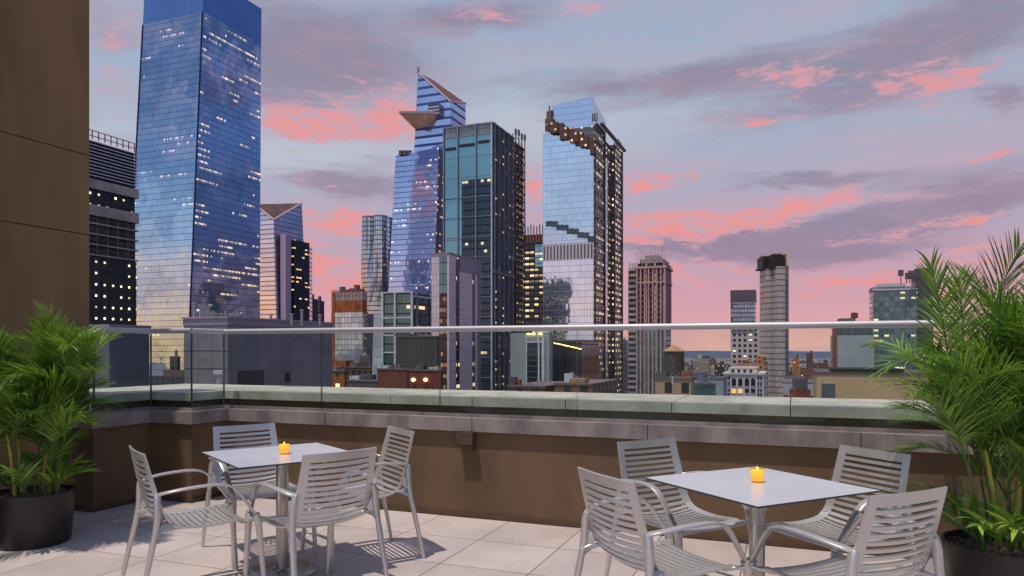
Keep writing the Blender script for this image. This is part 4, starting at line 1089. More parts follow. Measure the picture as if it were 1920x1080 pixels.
# ---- blocks at its foot
D = 215
r, c, s, t = tower('white_pier_block', 1030, D, 957, 1036, 'light grey wall block with dark striped glass bay framed in white, near the ledge', 'building')
zt = Z(624, D)
block(r, 'wall', c, s, t, GROUND, zt, plain('pale_grey_green', srgb(150, 162, 160), .7, 0, .12, .1))
mb = MB(); mb.prism(foot(c, s*.42, t, -.1), zt, None, zt+.8); mb.build('parapet', M_white, r)
p0 = c-GA*left_ext(c, 988)-GB*.15; p1 = c-GA*left_ext(c, 1019)-GB*.15
mb = MB(); mb.prism([tuple(p0), tuple(p1), tuple(p1+GB*.1), tuple(p0+GB*.1)], GROUND, None, Z(640, D)); bay = mb.build('glazed_bay', facade('striped_bay', (.05, .07, .08), .6, .1, 1.7, 90, srgb(70, 80, 86), .1, .45, .0, seed=131), r)
for px, w_ in ((988, .35), (1011, .55), (1019, .9)):
    p = c-GA*left_ext(c, px)-GB*.3; mb = MB(); mb.box((p.x, p.y, (GROUND+Z(632, D))/2), a3*w_, b3*.4, z3*(Z(632, D)-GROUND)); mb.build('frame', M_white, bay)
mb = MB(); p = (p0+p1)/2-GB*.1; mb.box((p.x, p.y, Z(641, D)), a3*(p1-p0).length, b3*.4, z3*.5); mb.build('frame', M_white, bay)
for px in (992, 1001, 1014):
    p = c-GA*left_ext(c, px)-GB*.5; mb = MB(); mb.box((p.x, p.y, Z(626, D)), a3*1.0, b3*.3, z3*.5); mb.build('roof_lamp', M_yellow, r)
D = 260
r, c, s, t = tower('dark_glass_block', 1090, D, 1034, 1122, 'squat dark glass block with a row of gold lights before the stepped glass tower', 'building')
block(r, 'wall', c, s, t, GROUND, Z(640, D), facade('blackish_wall', (.06, .065, .075), .6, .12, 5, 3, srgb(40, 40, 46), .3, .5, .05, (1, .7, .25), 1, .5, seed=133))
mb = MB(); mb.prism(foot(c, s, t, -.3), Z(640, D), None, Z(637, D)); mb.build('parapet', M_concd, r)
for k in range(11):
    px = 1040+k*4.8; p = c-GA*left_ext(c, px)-GB*.25; mb = MB(); mb.box((p.x, p.y, Z(630+k*2.1 if False else 643+k*1.1, D)), a3*(.9 if k % 3 else .5), b3*.3, z3*.32); mb.build('gold_lamp', M_yellow if k % 2 else bpy.data.materials['warm_lamp'], r)
D = 140
r = thing('rooftop_cooling_unit', (*P2(1072, D), -9), 'white boxy cooling unit on the brown roof below the dark glass block', 'cooling unit')
p = P2(1068, D); mb = MB(); mb.box((p.x, p.y, Z(711, D)), a3*1.7, b3*1.5, z3*2.2); mb.build('cabinet', M_white, r)
mb = MB(); mb.tube([(p.x+.5, p.y-.2, Z(701, D)), (p.x+.5, p.y-.2, Z(698, D))], .4, 12); mb.build('fan', M_grey, r)
mb = MB(); mb.box((p.x+1.4, p.y, Z(713, D)), a3*.9, b3*.9, z3*1.7); mb.build('side_cabinet', M_grey, r)
lowblock('flat_roof_building', 1110, 1040, None, 132, 723, brickm('brown_low', (126, 88, 66), 0, 9), 'low brown flat-roofed building just above the ledge under the white cooling unit', [(1086, 3, 3, .8, M_woodroof)], tmin=20)
lowblock('flat_roof_building', 1022, 952, None, 138, 727, brickm('brown_low_b', (120, 80, 70), 0, 10), 'low reddish flat-roofed building just above the ledge, under the light grey wall block', [(962, 1.4, 1.4, 1.6, M_roof), (972, 1, 1, 1.1, M_brick)], tmin=20)
lowblock('office_block', 1176, 1160, 1182, 620, 640, facade('bluegrey_far', (.25, .3, .4), .6, .1, 4, 3, srgb(80, 84, 100), .6, 1, .05, seed=77), 'narrow blue-grey block seen between the stepped tower and the unfinished concrete tower')

# ---- unfinished concrete tower with balconies
D = 430
M_pinkc = plain('pinkish_concrete', srgb(206, 164, 156), .85, 0, .3, .2)
r, c, s, t = tower('unfinished_concrete_tower', 1247, D, 1194, 1259, 'concrete tower with reddish unfinished upper floors and teal lower glazing, right of the stepped tower')
zt = Z(492, D)
mU = facade('reddish_open_bays', (.05, .03, .035), .1, .5, 3.4, 5.3, srgb(226, 186, 180), .75, .7, .06, (1, .7, .4), 1.2, .2, seed=141, fmetal=0, frough=.8, scol=srgb(160, 100, 98), tvar=.6)
mG = facade('teal_lower_bays', (.12, .34, .38), .7, .1, 3.4, 5.3, srgb(150, 148, 154), .75, .8, .02, seed=143, fmetal=0, frough=.7, scol=srgb(90, 108, 116), tvar=.4)
block(r, 'open_floors', c, s, t, Z(615, D), zt, mU)
block(r, 'glazed_floors', c, s, t, GROUND, Z(615, D), mG, ins=.2)
for k in range(8):
    p = c-GA*(s*k/7)-GB*.35; mb = MB(); mb.box((p.x, p.y, (GROUND+Z(498, D))/2), a3*.8, b3*.7, z3*(Z(498, D)-GROUND)); mb.build('column', M_pinkc, r)
mb = MB(); mb.prism(foot(c, s, t, -.9), Z(502, D), None, Z(498, D)); mb.build('slab_edge', M_pinkc, r)
mb = MB(); mb.prism(foot(c, s, t, -.6), Z(530, D), None, Z(527, D)); mb.build('slab_edge', M_pinkc, r)
mN = facade('pale_netting', (.5, .46, .46), 0, .8, 2.4, 2.2, srgb(176, 150, 150), .4, .4, 0, seed=5, fmetal=0)
mb = MB(); mb.prism(foot(c, s*.98, t, 1.2), Z(498, D), None, Z(484, D)); mb.build('formwork', [mN, M_conc], r)
c2 = c-GA*5; mb = MB(); mb.prism(foot(c-GA*3, s*.62, t*.7, 1.2), Z(484, D), None, Z(477, D)); mb.build('formwork', [mN, M_conc], r)
mb = MB()
for k in range(16):
    p = c-GA*(s*k/15)-GB*(.5+(k % 2)*.4); mb.box((p.x, p.y, Z(481, D)+(k % 3)), a3*.25, b3*.25, z3*(6+(k*7 % 5)))
mb.build('roof_posts', M_pinkc, r)
# left wing with balconies
cw = c-GA*s+GB*2; sw = left_ext(cw, 1178)
mb = MB(); mb.prism(foot(cw, sw, t, 0), GROUND, None, Z(500, D)); mb.build('left_wing', facade('wing_recess', (.10, .09, .10), .3, .4, 3.4, 3, srgb(120, 112, 118), .5, .8, 0, seed=9), r)
k = 0; z = Z(740, D)
while z < Z(500, D):
    p = cw-GA*(sw/2+.3)-GB*.8; mb = MB(); mb.box((p.x, p.y, z+.7), a3*(sw*.82), b3*2.0, z3*1.4); mb.build('balcony', M_conc if k % 4 else M_grey, r); z += 3.4; k += 1
mb = MB()
for k in range(4):
    p = cw-GA*(sw*(k+.3)/4); mb.box((p.x, p.y, Z(497, D)), a3*.4, b3*.4, z3*5)
mb.build('wing_posts', M_concd, r)

# ---- water tank on its roof
D = 118
p = P2(1264, D); zb3 = Z(706, D)
r = thing('water_tank', (p.x, p.y, zb3-1), 'old round wooden rooftop water tank with a tan conical lid', 'water tank')
mb = MB(); mb.lathe((p.x, p.y, zb3), [(1.60, 0), (1.66, .1), (1.60, 4.15), (0, 4.2)], 28); o = mb.build('barrel', M_wood, r)
mb = MB()
for k in range(9): mb.lathe((p.x, p.y, zb3+.25+k*.45), [(1.67, 0), (1.69, .03), (1.67, .06)], 28)
mb.build('hoops', M_black, o)
mb = MB(); mb.lathe((p.x, p.y, zb3), [(0, 4.12), (1.86, 4.12), (1.84, 4.2), (.12, 5.15), (0, 5.25)], 20); mb.build('lid', M_woodroof, r)
for sx, sy in ((-1, -1), (1, -1), (1, 1), (-1, 1)):
    mb = MB(); mb.box((p.x+sx*.95, p.y+sy*.95, zb3-.9), (.2, 0, 0), (0, .2, 0), (0, 0, 1.8)); mb.build('leg', M_concd, r)
mb = MB(); mb.box((p.x, p.y, zb3-.06), (3.3, 0, 0), (0, 3.3, 0), (0, 0, .12)); mb.build('platform', M_concd, r)
r, c, s, t = lowblock('tank_building', 1296, 1229, 1302, 112, 712, brickm('beige_low', (172, 148, 116), 0, 15, 3.4, 2.6), 'beige flat-roofed building carrying the wooden water tank', [(1240, 2, 1.5, .7, M_roof), (1287, 1.4, 1.4, .9, M_rust)])
p = P2(1261, 104); mb = MB(); mb.tube([(p.x, p.y, Z(720, 104)), (p.x, p.y, Z(706, 104))], .1, 8); mb.build('flue', M_white, r)
lowblock('pale_long_building', 1356, 1300, 1362, 210, 711, plain('pale_bluegrey', srgb(150, 158, 172), .6, 0, .12, .3), 'long pale blue-grey roof building between the water tank and the white arched one', [(1308, 5, 4, 1.6, M_slate), (1334, 3, 2, .8, M_slate)])
lowblock('teal_roof_shed', 1338, 1297, 1342, 150, 722, facade('teal_shed', (.12, .24, .26), .5, .2, 2.5, 2, srgb(60, 84, 88), .2, .4, 0, seed=4), 'dark teal glazed roof shed in front of the pale blue-grey building', [(1322, 1.2, 1, .8, M_slate)])

# ---- white building with arched windows
D = 300
r, c, s, t = tower('arched_window_building', 1432, D, 1357, 1437, 'white corner building with tall arched windows, below the slim gridded tower', 'building')
zt = Z(702, D); mWb = plain('white_render', srgb(206, 198, 200), .7, 0, .12, .4)
mb = MB(); mb.prism(foot(c, s, t), GROUND, None, zt); mb.build('wall', [mWb, M_roof], r)
mb = MB(); mb.prism(foot(c, s, t, -.45), zt-.2, None, zt+.5); mb.build('cornice', mWb, r)
mb = MB(); mb.prism(foot(c-GA*s*.1, s*.86, t, 1.2), zt+.5, None, Z(690, D)); mb.build('attic', facade('attic_w', (.10, .06, .06), .3, .3, 3.0, 2.4, srgb(202, 190, 190), 1.2, 1.2, .2, (1, .5, .2), 1, .2, seed=3, fmetal=0, frough=.8), r)
def win(px, y0, y1, w, arch=False):
    p = c-GA*left_ext(c, px)-GB*.06; z0_, z1_ = EYE+(HY-y1)*p.y/F, EYE+(HY-y0)*p.y/F; mb = MB(); pts = [(-w/2, z0_), (w/2, z0_), (w/2, z1_)]
    if arch: pts += [(w/2*math.cos(math.pi*k/8), z1_+w/2*math.sin(math.pi*k/8)) for k in range(1, 8)]
    pts += [(-w/2, z1_)]
    f1 = [(p.x+GA.x*q[0], p.y+GA.y*q[0], q[1]) for q in pts]; f0 = [(q[0]+GB.x*.05, q[1]+GB.y*.05, q[2]) for q in f1]
    mb.poly(f1); mb.poly(f0[::-1])
    for i in range(len(f1)): j = (i+1) % len(f1); mb.poly([f1[i], f0[i], f0[j], f1[j]])
    o = mb.build('window', mWin if not (y0 > 725 and 1370 < px < 1390) else mWinL, r)
    mb = MB(); q = p-GB*.06; mb.box((q.x, q.y, z0_-.12), a3*(w+.4), b3*.2, z3*.2); mb.build('sill', mWb, o)
mWin = plain('dark_window', (.03, .03, .04), .15, .3); mWinL = emit('amber_window', (1, .5, .12), .8)
for px in (1362, 1367, 1422, 1427):
    for y in (706, 717, 729, 738): win(px, y, y+6, .75)
for px in (1376, 1388, 1400.5, 1412): win(px, 713, 724, 1.7, True); win(px, 729, 737, 1.7)
D = 420
r, c, s, t = tower('terracotta_block', 1433, D, 1380, 1440, 'small terracotta and cream stepped block glowing orange, behind the white arched building', 'building')
block(r, 'wall', c, s, t, GROUND, Z(682, D), brickm('terracotta', (198, 140, 108), .25, 21, 3.2, 2.4, 1.2))
mb = MB(); mb.prism(foot(c, s*.35, t, 1), Z(682, D), None, Z(668, D)); mb.build('roof_house', [brickm('terracotta2', (196, 124, 84), .3, 22, 3.2, 2.4, 1.2), M_roof], r)
mb = MB(); mb.prism(foot(c-GA*s*.6, s*.3, t, 1), Z(682, D), None, Z(675, D)); mb.build('roof_house', bpy.data.materials['terracotta'], r)

# ---- slim gridded tower
D = 650
r, c, s, t = tower('gridded_tower', 1416, D, 1370, 1417.5, 'slim tower with grey louvred cap over a white grid of square dark windows')
cg = P2(1427, D)
block(r, 'upper_floors', c, s, 18, Z(618, D), Z(563, D), facade('grid_upper', (.35, .42, .52), .8, .06, 4, 2.4, srgb(84, 84, 100), .3, 1.0, .08, (1, .8, .5), 1, .3, seed=151, wave=.08))
block(r, 'louvred_cap', c, s, 18, Z(566, D), Z(543, D), facade('cap_louvre', (.16, .14, .17), .2, .5, 1.6, 90, srgb(96, 84, 94), .1, .6, 0, seed=1), ins=-.3)
mb = MB(); mb.prism(foot(c, s, 18, .2), Z(571, D), None, Z(565, D)); mb.build('pale_band', M_white, r)
sg = left_ext(cg, 1370)
mb = MB(); mb.prism(foot(cg-GB*.8, sg, 20), GROUND, None, Z(616, D)); mb.build('grid_floors', [facade('white_grid', (.04, .05, .06), .4, .2, 4.9, 4.6, srgb(200, 186, 186), 2.1, 2.1, .12, (1, .8, .5), 1.4, .1, seed=153, fmetal=0, frough=.7, tvar=.6), M_roof], r)
mb = MB(); mb.prism(foot(cg-GB*.8, sg, 20, -.2), Z(616, D), None, Z(614.5, D)); mb.build('parapet', M_white, r)

# ---- twin-lobed concrete tower with black top
D = 520
r = thing('slender_tower', (*P2(1452, D), GROUND), 'slender silver-grey twin-lobed tower with a black unfinished top and yellow hoist', 'skyscraper')
mTw = facade('silver_ribbed', (.66, .60, .58), .35, .35, 4.0, 2.2, srgb(200, 180, 170), .8, 1.0, .01, (1, .8, .4), 1, .3, seed=161, fmetal=.2, tvar=.3, scol=srgb(128, 120, 122))
def lobe(px0, px1, D_, ytop, mat, nm, depth):
    cx = P2((px0+px1)/2, D_); w = (px1-px0)/F*D_/2; n = 20; pts = []
    for k in range(n):
        an = 2*math.pi*k/n; ca, sa = math.cos(an), math.sin(an); e = .30
        q = cx+Vector((w*math.copysign(abs(ca)**e, ca), depth*math.copysign(abs(sa)**e, sa)))
        pts.append((q.x, q.y))
    mb = MB(); u = 0; z0, z1 = GROUND, Z(ytop, D_)
    for k in range(n):
        j = (k+1) % n; L = math.dist(pts[k], pts[j]); mb.poly([(*pts[k], z0), (*pts[j], z0), (*pts[j], z1), (*pts[k], z1)], [(u, 0), (u+L, 0), (u+L, z1-z0), (u, z1-z0)]); u += L
    mb.poly([(*q, z1) for q in pts]); return mb.build(nm, mat, r)
lobe(1430, 1446, 524, 506, mTw, 'lobe', 8); lobe(1447, 1467, 516, 502, mTw, 'lobe', 8)
lobe(1463, 1473, 524, 500, facade('side_lobe', (.30, .32, .36), .6, .2, 4.0, 2.2, srgb(108, 104, 108), .8, 1.0, .0, seed=163), 'lobe', 7)
def bxp(px0, px1, y0, y1, D_, dep, mat, nm, par_=None):
    cx = P2((px0+px1)/2, D_); mb = MB(); mb.box((cx.x, cx.y, (Z(y0, D_)+Z(y1, D_))/2), (abs(px1-px0)/F*D_, 0, 0), (0, dep, 0), (0, 0, Z(y0, D_)-Z(y1, D_))); return mb.build(nm, mat, par_ or r)
bxp(1425, 1446, 484, 506, 524, 12, M_black, 'black_screen'); bxp(1443, 1466, 480, 503, 515, 12, plain('black_net', (.03, .026, .024), .9), 'black_screen')
bxp(1446, 1463, 477, 481, 520, 8, M_wood, 'timber_deck'); bxp(1427, 1438, 481, 484.5, 524, 8, M_wood, 'timber_deck')
bxp(1417, 1427, 505, 508, 520, 2, M_black, 'outrigger')
mYl = plain('yellow_hoist', srgb(210, 150, 40), .6, 0, .3, .5)
for k in range(5): bxp(1463, 1474, 479+k*6, 482+k*6, 512, 3, mYl if k % 2 == 0 else M_black, 'hoist_deck')
bxp(1471, 1473.5, 476, 520, 511, 2, mYl, 'hoist_mast')
p = P2(1464, 511); mb = MB(); mb.lathe((p.x, p.y, Z(516, 511)), [(0, -1.2), (1.2, 0), (0, 1.2)], 10); mb.build('lamp', M_yellow, r)
p = P2(1464, 514); mb = MB(); mb.lathe((p.x, p.y, Z(559, 505)), [(0, -.8), (.8, 0), (0, .8)], 10); mb.build('lamp', M_yellow, r)

# ---- towers on the far right
D = 480
c = P2(1720, D); s = left_ext(c, 1637); r = thing('white_crowned_tower', (c.x, c.y, GROUND), 'wide greenish glass tower with pale stepped crown, above the rail beside the right palm', 'skyscraper')
zt = Z(543, D)
block(r, 'glass_floors', c, s, 24, GROUND, zt, facade('green_glass', (.16, .28, .30), .7, .08, 3.6, 3.2, srgb(110, 116, 126), .5, .9, .22, (1, .74, .3), 1.2, .4, seed=171, tvar=.6))
block(r, 'crown', c, s, 24, zt, Z(540, D), M_white, ins=-.3)
mb = MB(); mb.prism(foot(c-GA*7, s*.62, 18, 0), Z(540, D), None, Z(530, D)); mb.build('roof_house', [M_white, M_roof], r)
mb = MB(); mb.prism(foot(c-GA*2, s*.95, 22, 0), Z(540, D), None, Z(536, D)); mb.build('roof_house', [plain('lilac_wall', srgb(170, 160, 178), .6), M_roof], r)
c2 = c+GA*9.5+GB*1; mb = MB(); mb.prism(foot(c2, left_ext(c2, 1717), 20, 0), GROUND, None, Z(503, D)); mb.build('dark_core', [facade('core', (.10, .10, .12), .4, .3, 3.6, 3, srgb(72, 70, 78), .5, .9, .03, seed=5), M_concd], r)
for px, y0, w in ((1689, 507, 2.5), (1700, 512, 1.5), (1706, 508, 1.5), (1712, 509, 2), (1716, 507, 1.2)):
    p = P2(px, D-2); mb = MB(); z1_ = Z(y0, D); z0_ = Z(524 if px > 1695 else 518, D); mb.box((p.x, p.y, (z0_+z1_)/2), (w, 0, 0), (0, w, 0), (0, 0, z1_-z0_))
    mb.tube([(p.x, p.y, Z(532, D)), (p.x, p.y, z0_)], .3, 6); mb.build('roof_tank', M_concd, r)
D = 340
c = P2(1639, D); s = left_ext(c, 1562); r = thing('pale_blank_wall_building', (c.x, c.y, GROUND), 'broad building with blank pale wall under a dark glazed top floor, by the right palm', 'building')
# its left flank is seen at grazing angle
block(r, 'wall', c, s, 26, GROUND, Z(628, D), plain('pale_blank', srgb(160, 168, 174), .75, 0, .14, .12))
block(r, 'top_floors', c, s, 26, Z(628, D), Z(612, D), facade('top_glass', (.10, .16, .18), .6, .1, 3.6, 3, srgb(52, 58, 64), .3, .8, .15, (1, .7, .3), 1.2, .4, seed=173), ins=.5)
block(r, 'cap', c, s, 26, Z(612, D), Z(609, D), M_concd, ins=-.2)
mb = MB(); q0 = c-GA*s; mb.prism([tuple(q) for q in (q0-GA*.3-GB*.2, q0+GA*1.8-GB*.2, q0+GA*1.8+GB*.5, q0-GA*.3+GB*.5)], GROUND, None, Z(606, D)); mb.build('brick_pier', M_brick, r)
mb = MB(); mb.prism(foot(c-GA*s*.45, s*.4, 18, 0), Z(609, D), None, Z(596, D)); mb.build('roof_house', [M_concd, M_roof], r)
p = P2(1602, D+8); mb = MB(); mb.tube([(p.x, p.y, Z(600, D)), (p.x, p.y, Z(584, D))], .5, 6); mb.box((p.x, p.y, Z(590, D)), (2.6, 0, 0), (0, 2, 0), (0, 0, 2.5)); mb.build('mast', M_brick, r)
D = 118
c = P2(1760, D); s = left_ext(c, 1531); r = thing('tan_rendered_building', (c.x, c.y, GROUND), 'tan flat-roofed building with a dark roof edge just above the ledge at right', 'building')
block(r, 'wall', c, s, 24, GROUND, Z(704, D), M_tan, M_roof)
mb = MB(); mb.prism(foot(c, s, 24, -.12), Z(704, D), None, Z(700, D)); mb.build('parapet', M_roof, r)
p = c-GA*left_ext(c, 1553)-GB*.08; mb = MB(); zw = EYE+(HY-738)*p.y/F; mb.box((p.x, p.y, zw), a3*2.1, b3*.14, z3*3.4); o = mb.build('window', plain('grey_blue_window', srgb(96, 112, 124), .15, .3), r)
mb = MB()
for k in (-1, 0, 1): q = p+GA*k*.8-GB*.1; mb.box((q.x, q.y, zw), a3*.12, b3*.1, z3*3.4)
mb.build('frame', M_concd, o)
mb = MB(); mb.prism(foot(c-GA*5, s*.6, 12, 0), Z(700, D), None, Z(693, D)); mb.build('planted_roof', [plain('dark_planting', (.02, .03, .018), .9, 0, .6, 2), M_roof], r)
lowblock('white_box_building', 1527, 1470, 1532, 215, 713, plain('white_box', srgb(168, 174, 186), .65, 0, .12, .3), 'plain pale box building right of the slender silver-grey tower, above the ledge', [(1490, 5, 3, .6, M_slate)])
D = 150; p = P2(1500, D)
r = thing('small_roof_tank', (p.x, p.y, -12), 'small dark square roof tank on stepped brown base, before the plain pale box building', 'roof tank')
mb = MB(); mb.box((p.x, p.y, Z(719, D)), (2.3, 0, 0), (0, 2.2, 0), (0, 0, 2.2)); mb.build('tank', M_slate, r)
mb = MB(); mb.box((p.x, p.y, Z(731, D)-1), (3.2, 0, 0), (0, 3, 0), (0, 0, 2.4)); mb.box((p.x, p.y, Z(741, D)-2), (5.4, 0, 0), (0, 4, 0), (0, 0, 4)); mb.build('base', M_brick, r)

# ---- mid-distance city
specs = [(1486, 1498, 672, 900, (196, 124, 76), 'glowing orange-brown apartment block in the middle distance right of the slender tower'),
         (1500, 1532, 690, 820, (138, 92, 78), 'wide reddish apartment block in the middle distance, left of the tan building'),
         (1512, 1524, 662, 1500, (110, 70, 70), 'dark red block rising over the far low city, right of the slender tower'),
         (1476, 1486, 696, 760, (90, 84, 88), 'grey squat block right at the foot of the slender tower'),
         (1534, 1553, 682, 900, (120, 80, 74), 'brown block behind the left edge of the tan building'),
         (1288, 1300, 690, 1000, (120, 112, 116), 'grey block just right of the wooden water tank'),
         (1340, 1358, 684, 1000, (60, 62, 64), 'dark wooded-looking grey block left of the slim gridded tower'),
         (1300, 1330, 672, 1500, (168, 150, 140), 'pale long block in the far low city right of the water tank')]
for k, (x0, x1, yt, D, col, lb) in enumerate(specs):
    c = P2(x1, D); s = left_ext(c, x0); r = thing('apartment_block', (c.x, c.y, GROUND), lb, 'building')
    block(r, 'wall', c, s, s*.8, GROUND, Z(yt, D), brickm('mid%d' % k, col, .12, 40+k, 3.4, 3.0, 1.5))
    block(r, 'roof_house', c, s*.5, s*.4, Z(yt, D), Z(yt, D)+5, M_roof, ins=.5)
# far low-rise: individual small blocks
cols = [((176, 160, 150), 'pale cream'), ((120, 84, 74), 'red-brown'), ((96, 96, 104), 'grey'), ((196, 186, 184), 'off-white')]
mats = [brickm('far%d' % k, col, .16, 60+k, 3.6, 4.0, 1.3) for k, (col, _) in enumerate(cols)]
rnd = random.Random(5)
for i in range(190):
    k = rnd.randrange(4); D = rnd.uniform(700, 3600); px = rnd.uniform(1262, 1660) if rnd.random() < .8 else rnd.uniform(560, 1262)
    c = P2(px, D); w = rnd.uniform(14, 40); h = rnd.uniform(12, 42)*(1.0 if rnd.random() < .85 else 1.5)
    mb = MB(); fp = foot(c, w, w*rnd.uniform(.6, 1.4)); mb.prism(fp, GROUND, None, GROUND+h, 0, 1)
    q = c-GA*w*.5+GB*w*.3; mb.box((q.x, q.y, GROUND+h+1.5), a3*w*.3, b3*w*.3, z3*3, 1)
    o = mb.build('low_rise_block', [mats[k], M_roof], None, loc=(c.x, c.y, GROUND))
    tag(o, '%s low-rise block in the far flat city near the horizon' % cols[k][1], 'building', '%s low-rise blocks of the far city' % cols[k][1])
# far woods between the blocks
mb = MB()
for i in range(900):
    D = rnd.uniform(900, 4200); px = rnd.uniform(1200, 1700); p = P2(px, D); rr = rnd.uniform(6, 16); hh = rnd.uniform(6, 13)
    mb.lathe((p.x, p.y, GROUND), [(rr*.8, 0), (rr, hh*.4), (rr*.6, hh*.85), (0, hh)], 6)
tag(mb.build('distant_trees', plain('dark_foliage', (.02, .035, .02), .9, 0, .4, .05)), 'dark belts of trees among the far low-rise city', 'woods', kind='stuff')
# ground, hills
mb = MB(); mb.poly([(-30000, -6000, GROUND), (30000, -6000, GROUND), (30000, 30000, GROUND), (-30000, 30000, GROUND)])
tag(mb.build('ground', plain('city_ground', srgb(122, 112, 112), .95, 0, .4, .004)), kind='structure')
mb = MB(); pr_ = None
for i in range(121):
    x = -9000+i*150; h = -14+9*math.sin(i*.13)+5*math.sin(i*.41+1)+2.5*math.sin(i*1.3); y = 7600+300*math.sin(i*.2)
    cur = [(x, y-900, GROUND), (x, y-350, (GROUND+h)/2), (x, y, h), (x, y+900, GROUND)]
    if pr_:
        for a in range(3): mb.poly([pr_[a], cur[a], cur[a+1], pr_[a+1]])
    pr_ = cur
tag(mb.build('hills', plain('haze_blue_ridge', srgb(70, 84, 112), .95, 0, .3, .002)), kind='structure')  # distance haze is painted into the ridge as its blue colour
# ================================================================== CAMERA, LIGHT
cam = bpy.data.cameras.new('camera'); co = bpy.data.objects.new('camera', cam); C.objects.link(co)
co.location = (0, 0, EYE); co.rotation_euler = (R(90), 0, 0)
cam.sensor_width = 36; cam.lens = 36*F/1920; cam.shift_y = (HY-540)/1920; cam.clip_start = .05; cam.clip_end = 40000
bpy.context.scene.camera = co
sd = Vector((.24, .21, -1)).normalized()      # direction in which the light travels
stand_in_sun = bpy.data.lights.new('stand_in_sun', 'SUN'); stand_in_sun.energy = 3.0; stand_in_sun.angle = R(1.2); stand_in_sun.color = (1, .90, .79)  # high sun added in place of the terrace's overhead lamps at dusk
so = bpy.data.objects.new('stand_in_sun', stand_in_sun); C.objects.link(so); so.rotation_euler = sd.to_track_quat('-Z', 'Y').to_euler(); so.location = (0, 0, 30)

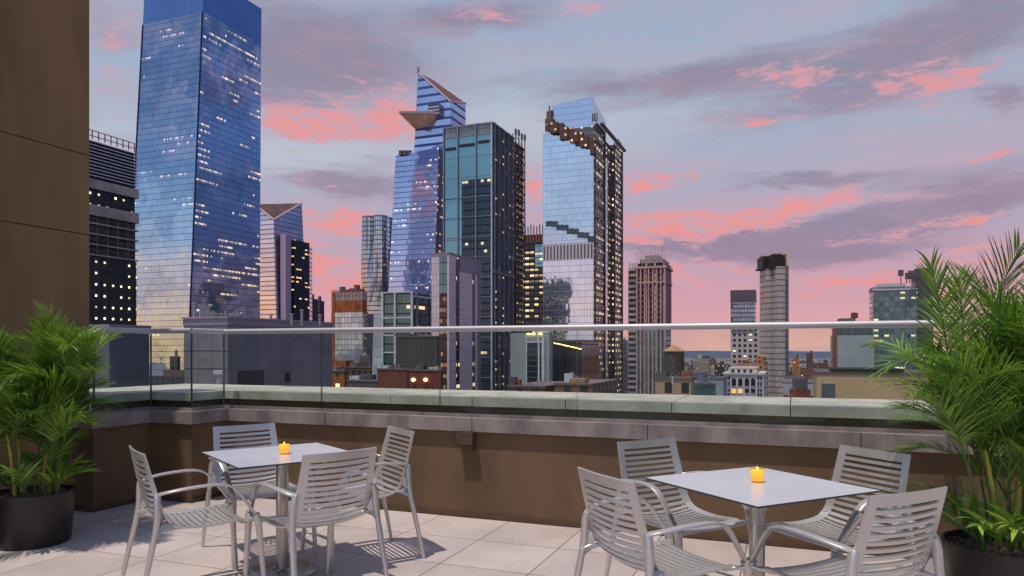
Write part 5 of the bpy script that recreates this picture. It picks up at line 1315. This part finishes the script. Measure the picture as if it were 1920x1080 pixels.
def world():
    w = bpy.data.worlds.new('World'); bpy.context.scene.world = w; w.use_nodes = True
    t = NT(w.node_tree); bg = t.n['Background']
    sky = t.new('ShaderNodeTexSky', sky_type='NISHITA'); sky.sun_disc = False
    sky.sun_elevation = math.asin(-sd.z); sky.sun_rotation = math.atan2(-sd.x, -sd.y)
    g = t.new('ShaderNodeTexCoord').outputs['Generated']; x, y, z = t.sep(g)
    az = t.m('ARCTAN2', x, y); el = t.m('ARCSINE', z)
    n1 = t.noise(t.xyz(x, y, t.mul(z, 4.6)), 3.4, 9, .62, .5); n2 = t.noise(t.xyz(x, y, t.mul(z, 3.6)), 13, 9, .66, .5)
    n3 = t.noise(t.xyz(t.add(x, 4.0), y, t.mul(z, 5.0)), 4.6, 9, .62, .6)
    n4 = t.noise(t.xyz(x, t.add(y, 7.0), t.mul(z, 3.0)), 38.0, 7, .68, .4)
    azw = t.add(az, t.mul(t.sub(n1, .5), .22)); elw = t.add(el, t.add(t.mul(t.sub(n3, .5), .07), t.mul(t.sub(n2, .5), .03)))
    def blob(px, py, wx, wy, amp, tilt=0.0):
        a0 = math.atan(U(px)); e0 = math.atan((HY-py)/F*math.cos(a0)); ca = math.cos(a0)
        wa = wx/F*ca*ca; we = wy/F*ca
        da = t.sub(azw, a0); de = t.sub(elw, e0)
        if tilt: de = t.sub(de, t.mul(da, tilt))
        q = t.add(t.m('POWER', t.m('ABSOLUTE', t.div(da, wa)), 2.0), t.m('POWER', t.m('ABSOLUTE', t.div(de, we)), 2.0))
        return t.mul(t.m('EXPONENT', t.mul(q, -1.0)), amp)
    def total(L):
        s = None
        for b in L: s = blob(*b) if s is None else t.add(s, blob(*b))
        return s
    K = 10.0
    c = lambda r, g_, b: tuple(K*q for q in srgb(r, g_, b))
    def ramp(v, stops):
        r = t.new('ShaderNodeValToRGB'); t.put(r.inputs[0], v)
        e = r.color_ramp.elements
        while len(e) < len(stops): e.new(.5)
        for i, (p, col) in enumerate(stops): e[i].position = p; e[i].color = (*srgb(*col), 1)
        return r.outputs[0]
    ev = t.m('DIVIDE', el, R(50), clamp=True)
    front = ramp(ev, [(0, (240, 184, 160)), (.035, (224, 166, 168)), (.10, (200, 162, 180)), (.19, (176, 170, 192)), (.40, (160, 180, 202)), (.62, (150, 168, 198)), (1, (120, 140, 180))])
    left = ramp(ev, [(0, (255, 205, 130)), (.04, (252, 205, 150)), (.115, (236, 208, 200)), (.20, (170, 194, 220)), (.29, (104, 142, 188)), (.5, (96, 116, 158)), (1, (95, 120, 165))])  # left and rear sky lie out of view, coloured for reflections in tower fronts
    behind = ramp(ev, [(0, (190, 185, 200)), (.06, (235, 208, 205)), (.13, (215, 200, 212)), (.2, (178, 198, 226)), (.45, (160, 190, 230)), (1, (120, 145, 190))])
    right = ramp(ev, [(0, (96, 74, 84)), (.1, (70, 84, 128)), (.3, (84, 120, 176)), (.6, (100, 128, 176)), (1, (115, 135, 175))])  # out-of-view sky, darkened so the tower sides mirror it dark
    # clouds of the front sky
    mauve = total([(610, 95, 240, 80, 1.25, -.12), (205, 60, 80, 60, .5), (650, 345, 160, 26, 1.1), (930, 25, 150, 30, .75), (1290, 150, 270, 40, 1.15, .08), (1720, 105, 330, 70, 1.25, .22),
                   (1890, 178, 70, 22, .9), (1520, 336, 190, 16, 1.0), (1740, 392, 280, 50, 1.3, .12), (1300, 455, 240, 30, .8), (1380, 455, 260, 24, .85), (1560, 480, 300, 16, .7), (520, 150, 120, 60, .6), (690, 300, 70, 22, .5), (1000, 150, 60, 20, .2)])
    pink = total([(610, 212, 170, 24, 1.05, .02), (720, 180, 90, 40, .6), (640, 425, 120, 34, 1.2, .1), (620, 520, 150, 34, 1.1), (560, 450, 90, 60, .7), (1220, 420, 90, 26, .9), (1560, 545, 300, 20, .7), (800, 250, 60, 60, .4), (560, 240, 100, 20, .6), (200, 150, 70, 150, .45), (1080, 12, 220, 18, .55),
                  (1500, 125, 110, 26, .85), (1800, 128, 170, 32, .78, .15), (1620, 150, 110, 22, .5), (1445, 230, 80, 11, 1.1, .04), (1195, 338, 60, 20, .95), (1320, 332, 90, 9, 1.2), (1380, 408, 260, 30, 1.25, .12),
                  (1860, 408, 150, 12, 1.0), (1260, 500, 180, 18, .9), (1600, 520, 220, 20, .9, -.05), (1850, 478, 120, 24, 1.1), (1000, 345, 50, 60, .8), (1905, 278, 40, 9, 1.0), (1280, 425, 90, 22, 1.0), (1300, 570, 260, 20, .5), (560, 330, 80, 14, .5), (1500, 200, 90, 40, .3), (1700, 440, 160, 14, .5)])
    fine = t.add(t.mul(t.sub(n2, .5), 1.7), t.mul(t.sub(n4, .5), 1.3))
    md = t.smooth(t.add(t.mul(t.m('MINIMUM', mauve, 1.2), .80), t.add(t.mul(t.sub(n1, .5), 1.3), t.mul(fine, .22))), .10, .90)
    ps = t.m('MINIMUM', pink, 1.15)
    pd = t.smooth(t.add(t.mul(ps, .86), t.add(t.mul(t.sub(n3, .5), 1.0), t.mul(fine, .9))), .16, 1.30)
    tex = t.smooth(t.add(t.mul(n2, .55), t.mul(n4, .45)), .40, .60, .30, 1.0)
    pd = t.mul(pd, tex); md = t.mul(md, t.smooth(n2, .36, .62, .72, 1.0))
    hz = t.smooth(el, R(17), R(3), 0, .34)
    col = t.mix(t.mul(t.smooth(n3, .35, .65), t.add(.25, hz)), front, t.mix(n2, srgb(196, 152, 172), srgb(224, 168, 176)))
    glow = total([(560, 290, 200, 60, .8), (930, 250, 180, 90, .5), (1150, 240, 260, 50, .4), (200, 260, 90, 60, .5)])
    col = t.mix(t.m('MINIMUM', glow, .75), col, srgb(190, 198, 212))
    col = t.mix(t.mul(md, .88), col, t.mix(t.smooth(n2, .35, .65), srgb(126, 116, 142), srgb(158, 140, 162)))
    col = t.mix(t.mul(t.smooth(pd, 0, .45), .88), col, t.mix(t.smooth(pd, .15, .95), srgb(206, 164, 178), srgb(238, 150, 146)))
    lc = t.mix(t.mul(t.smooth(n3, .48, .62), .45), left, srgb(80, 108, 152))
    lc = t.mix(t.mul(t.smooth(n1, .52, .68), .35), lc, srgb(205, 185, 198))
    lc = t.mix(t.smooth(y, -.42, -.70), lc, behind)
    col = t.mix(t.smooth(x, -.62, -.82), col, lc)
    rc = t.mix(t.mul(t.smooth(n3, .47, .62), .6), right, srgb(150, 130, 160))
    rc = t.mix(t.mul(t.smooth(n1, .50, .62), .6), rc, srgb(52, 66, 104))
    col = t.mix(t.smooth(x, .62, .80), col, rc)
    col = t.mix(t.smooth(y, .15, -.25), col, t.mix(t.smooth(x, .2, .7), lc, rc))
    # overhead the physical sky takes over
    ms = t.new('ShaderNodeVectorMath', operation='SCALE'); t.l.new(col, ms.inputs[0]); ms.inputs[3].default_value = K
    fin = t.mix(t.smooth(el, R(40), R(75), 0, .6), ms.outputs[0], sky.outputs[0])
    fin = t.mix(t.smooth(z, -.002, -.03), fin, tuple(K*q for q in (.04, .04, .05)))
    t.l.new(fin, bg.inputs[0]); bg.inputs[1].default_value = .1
    w.cycles.sampling_method = 'MANUAL'; w.cycles.sample_map_resolution = 512
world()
sc = bpy.context.scene
sc.view_settings.view_transform = 'Standard'; sc.view_settings.look = 'None'; sc.view_settings.exposure = 0; sc.view_settings.gamma = 1
sc.render.engine = 'CYCLES'
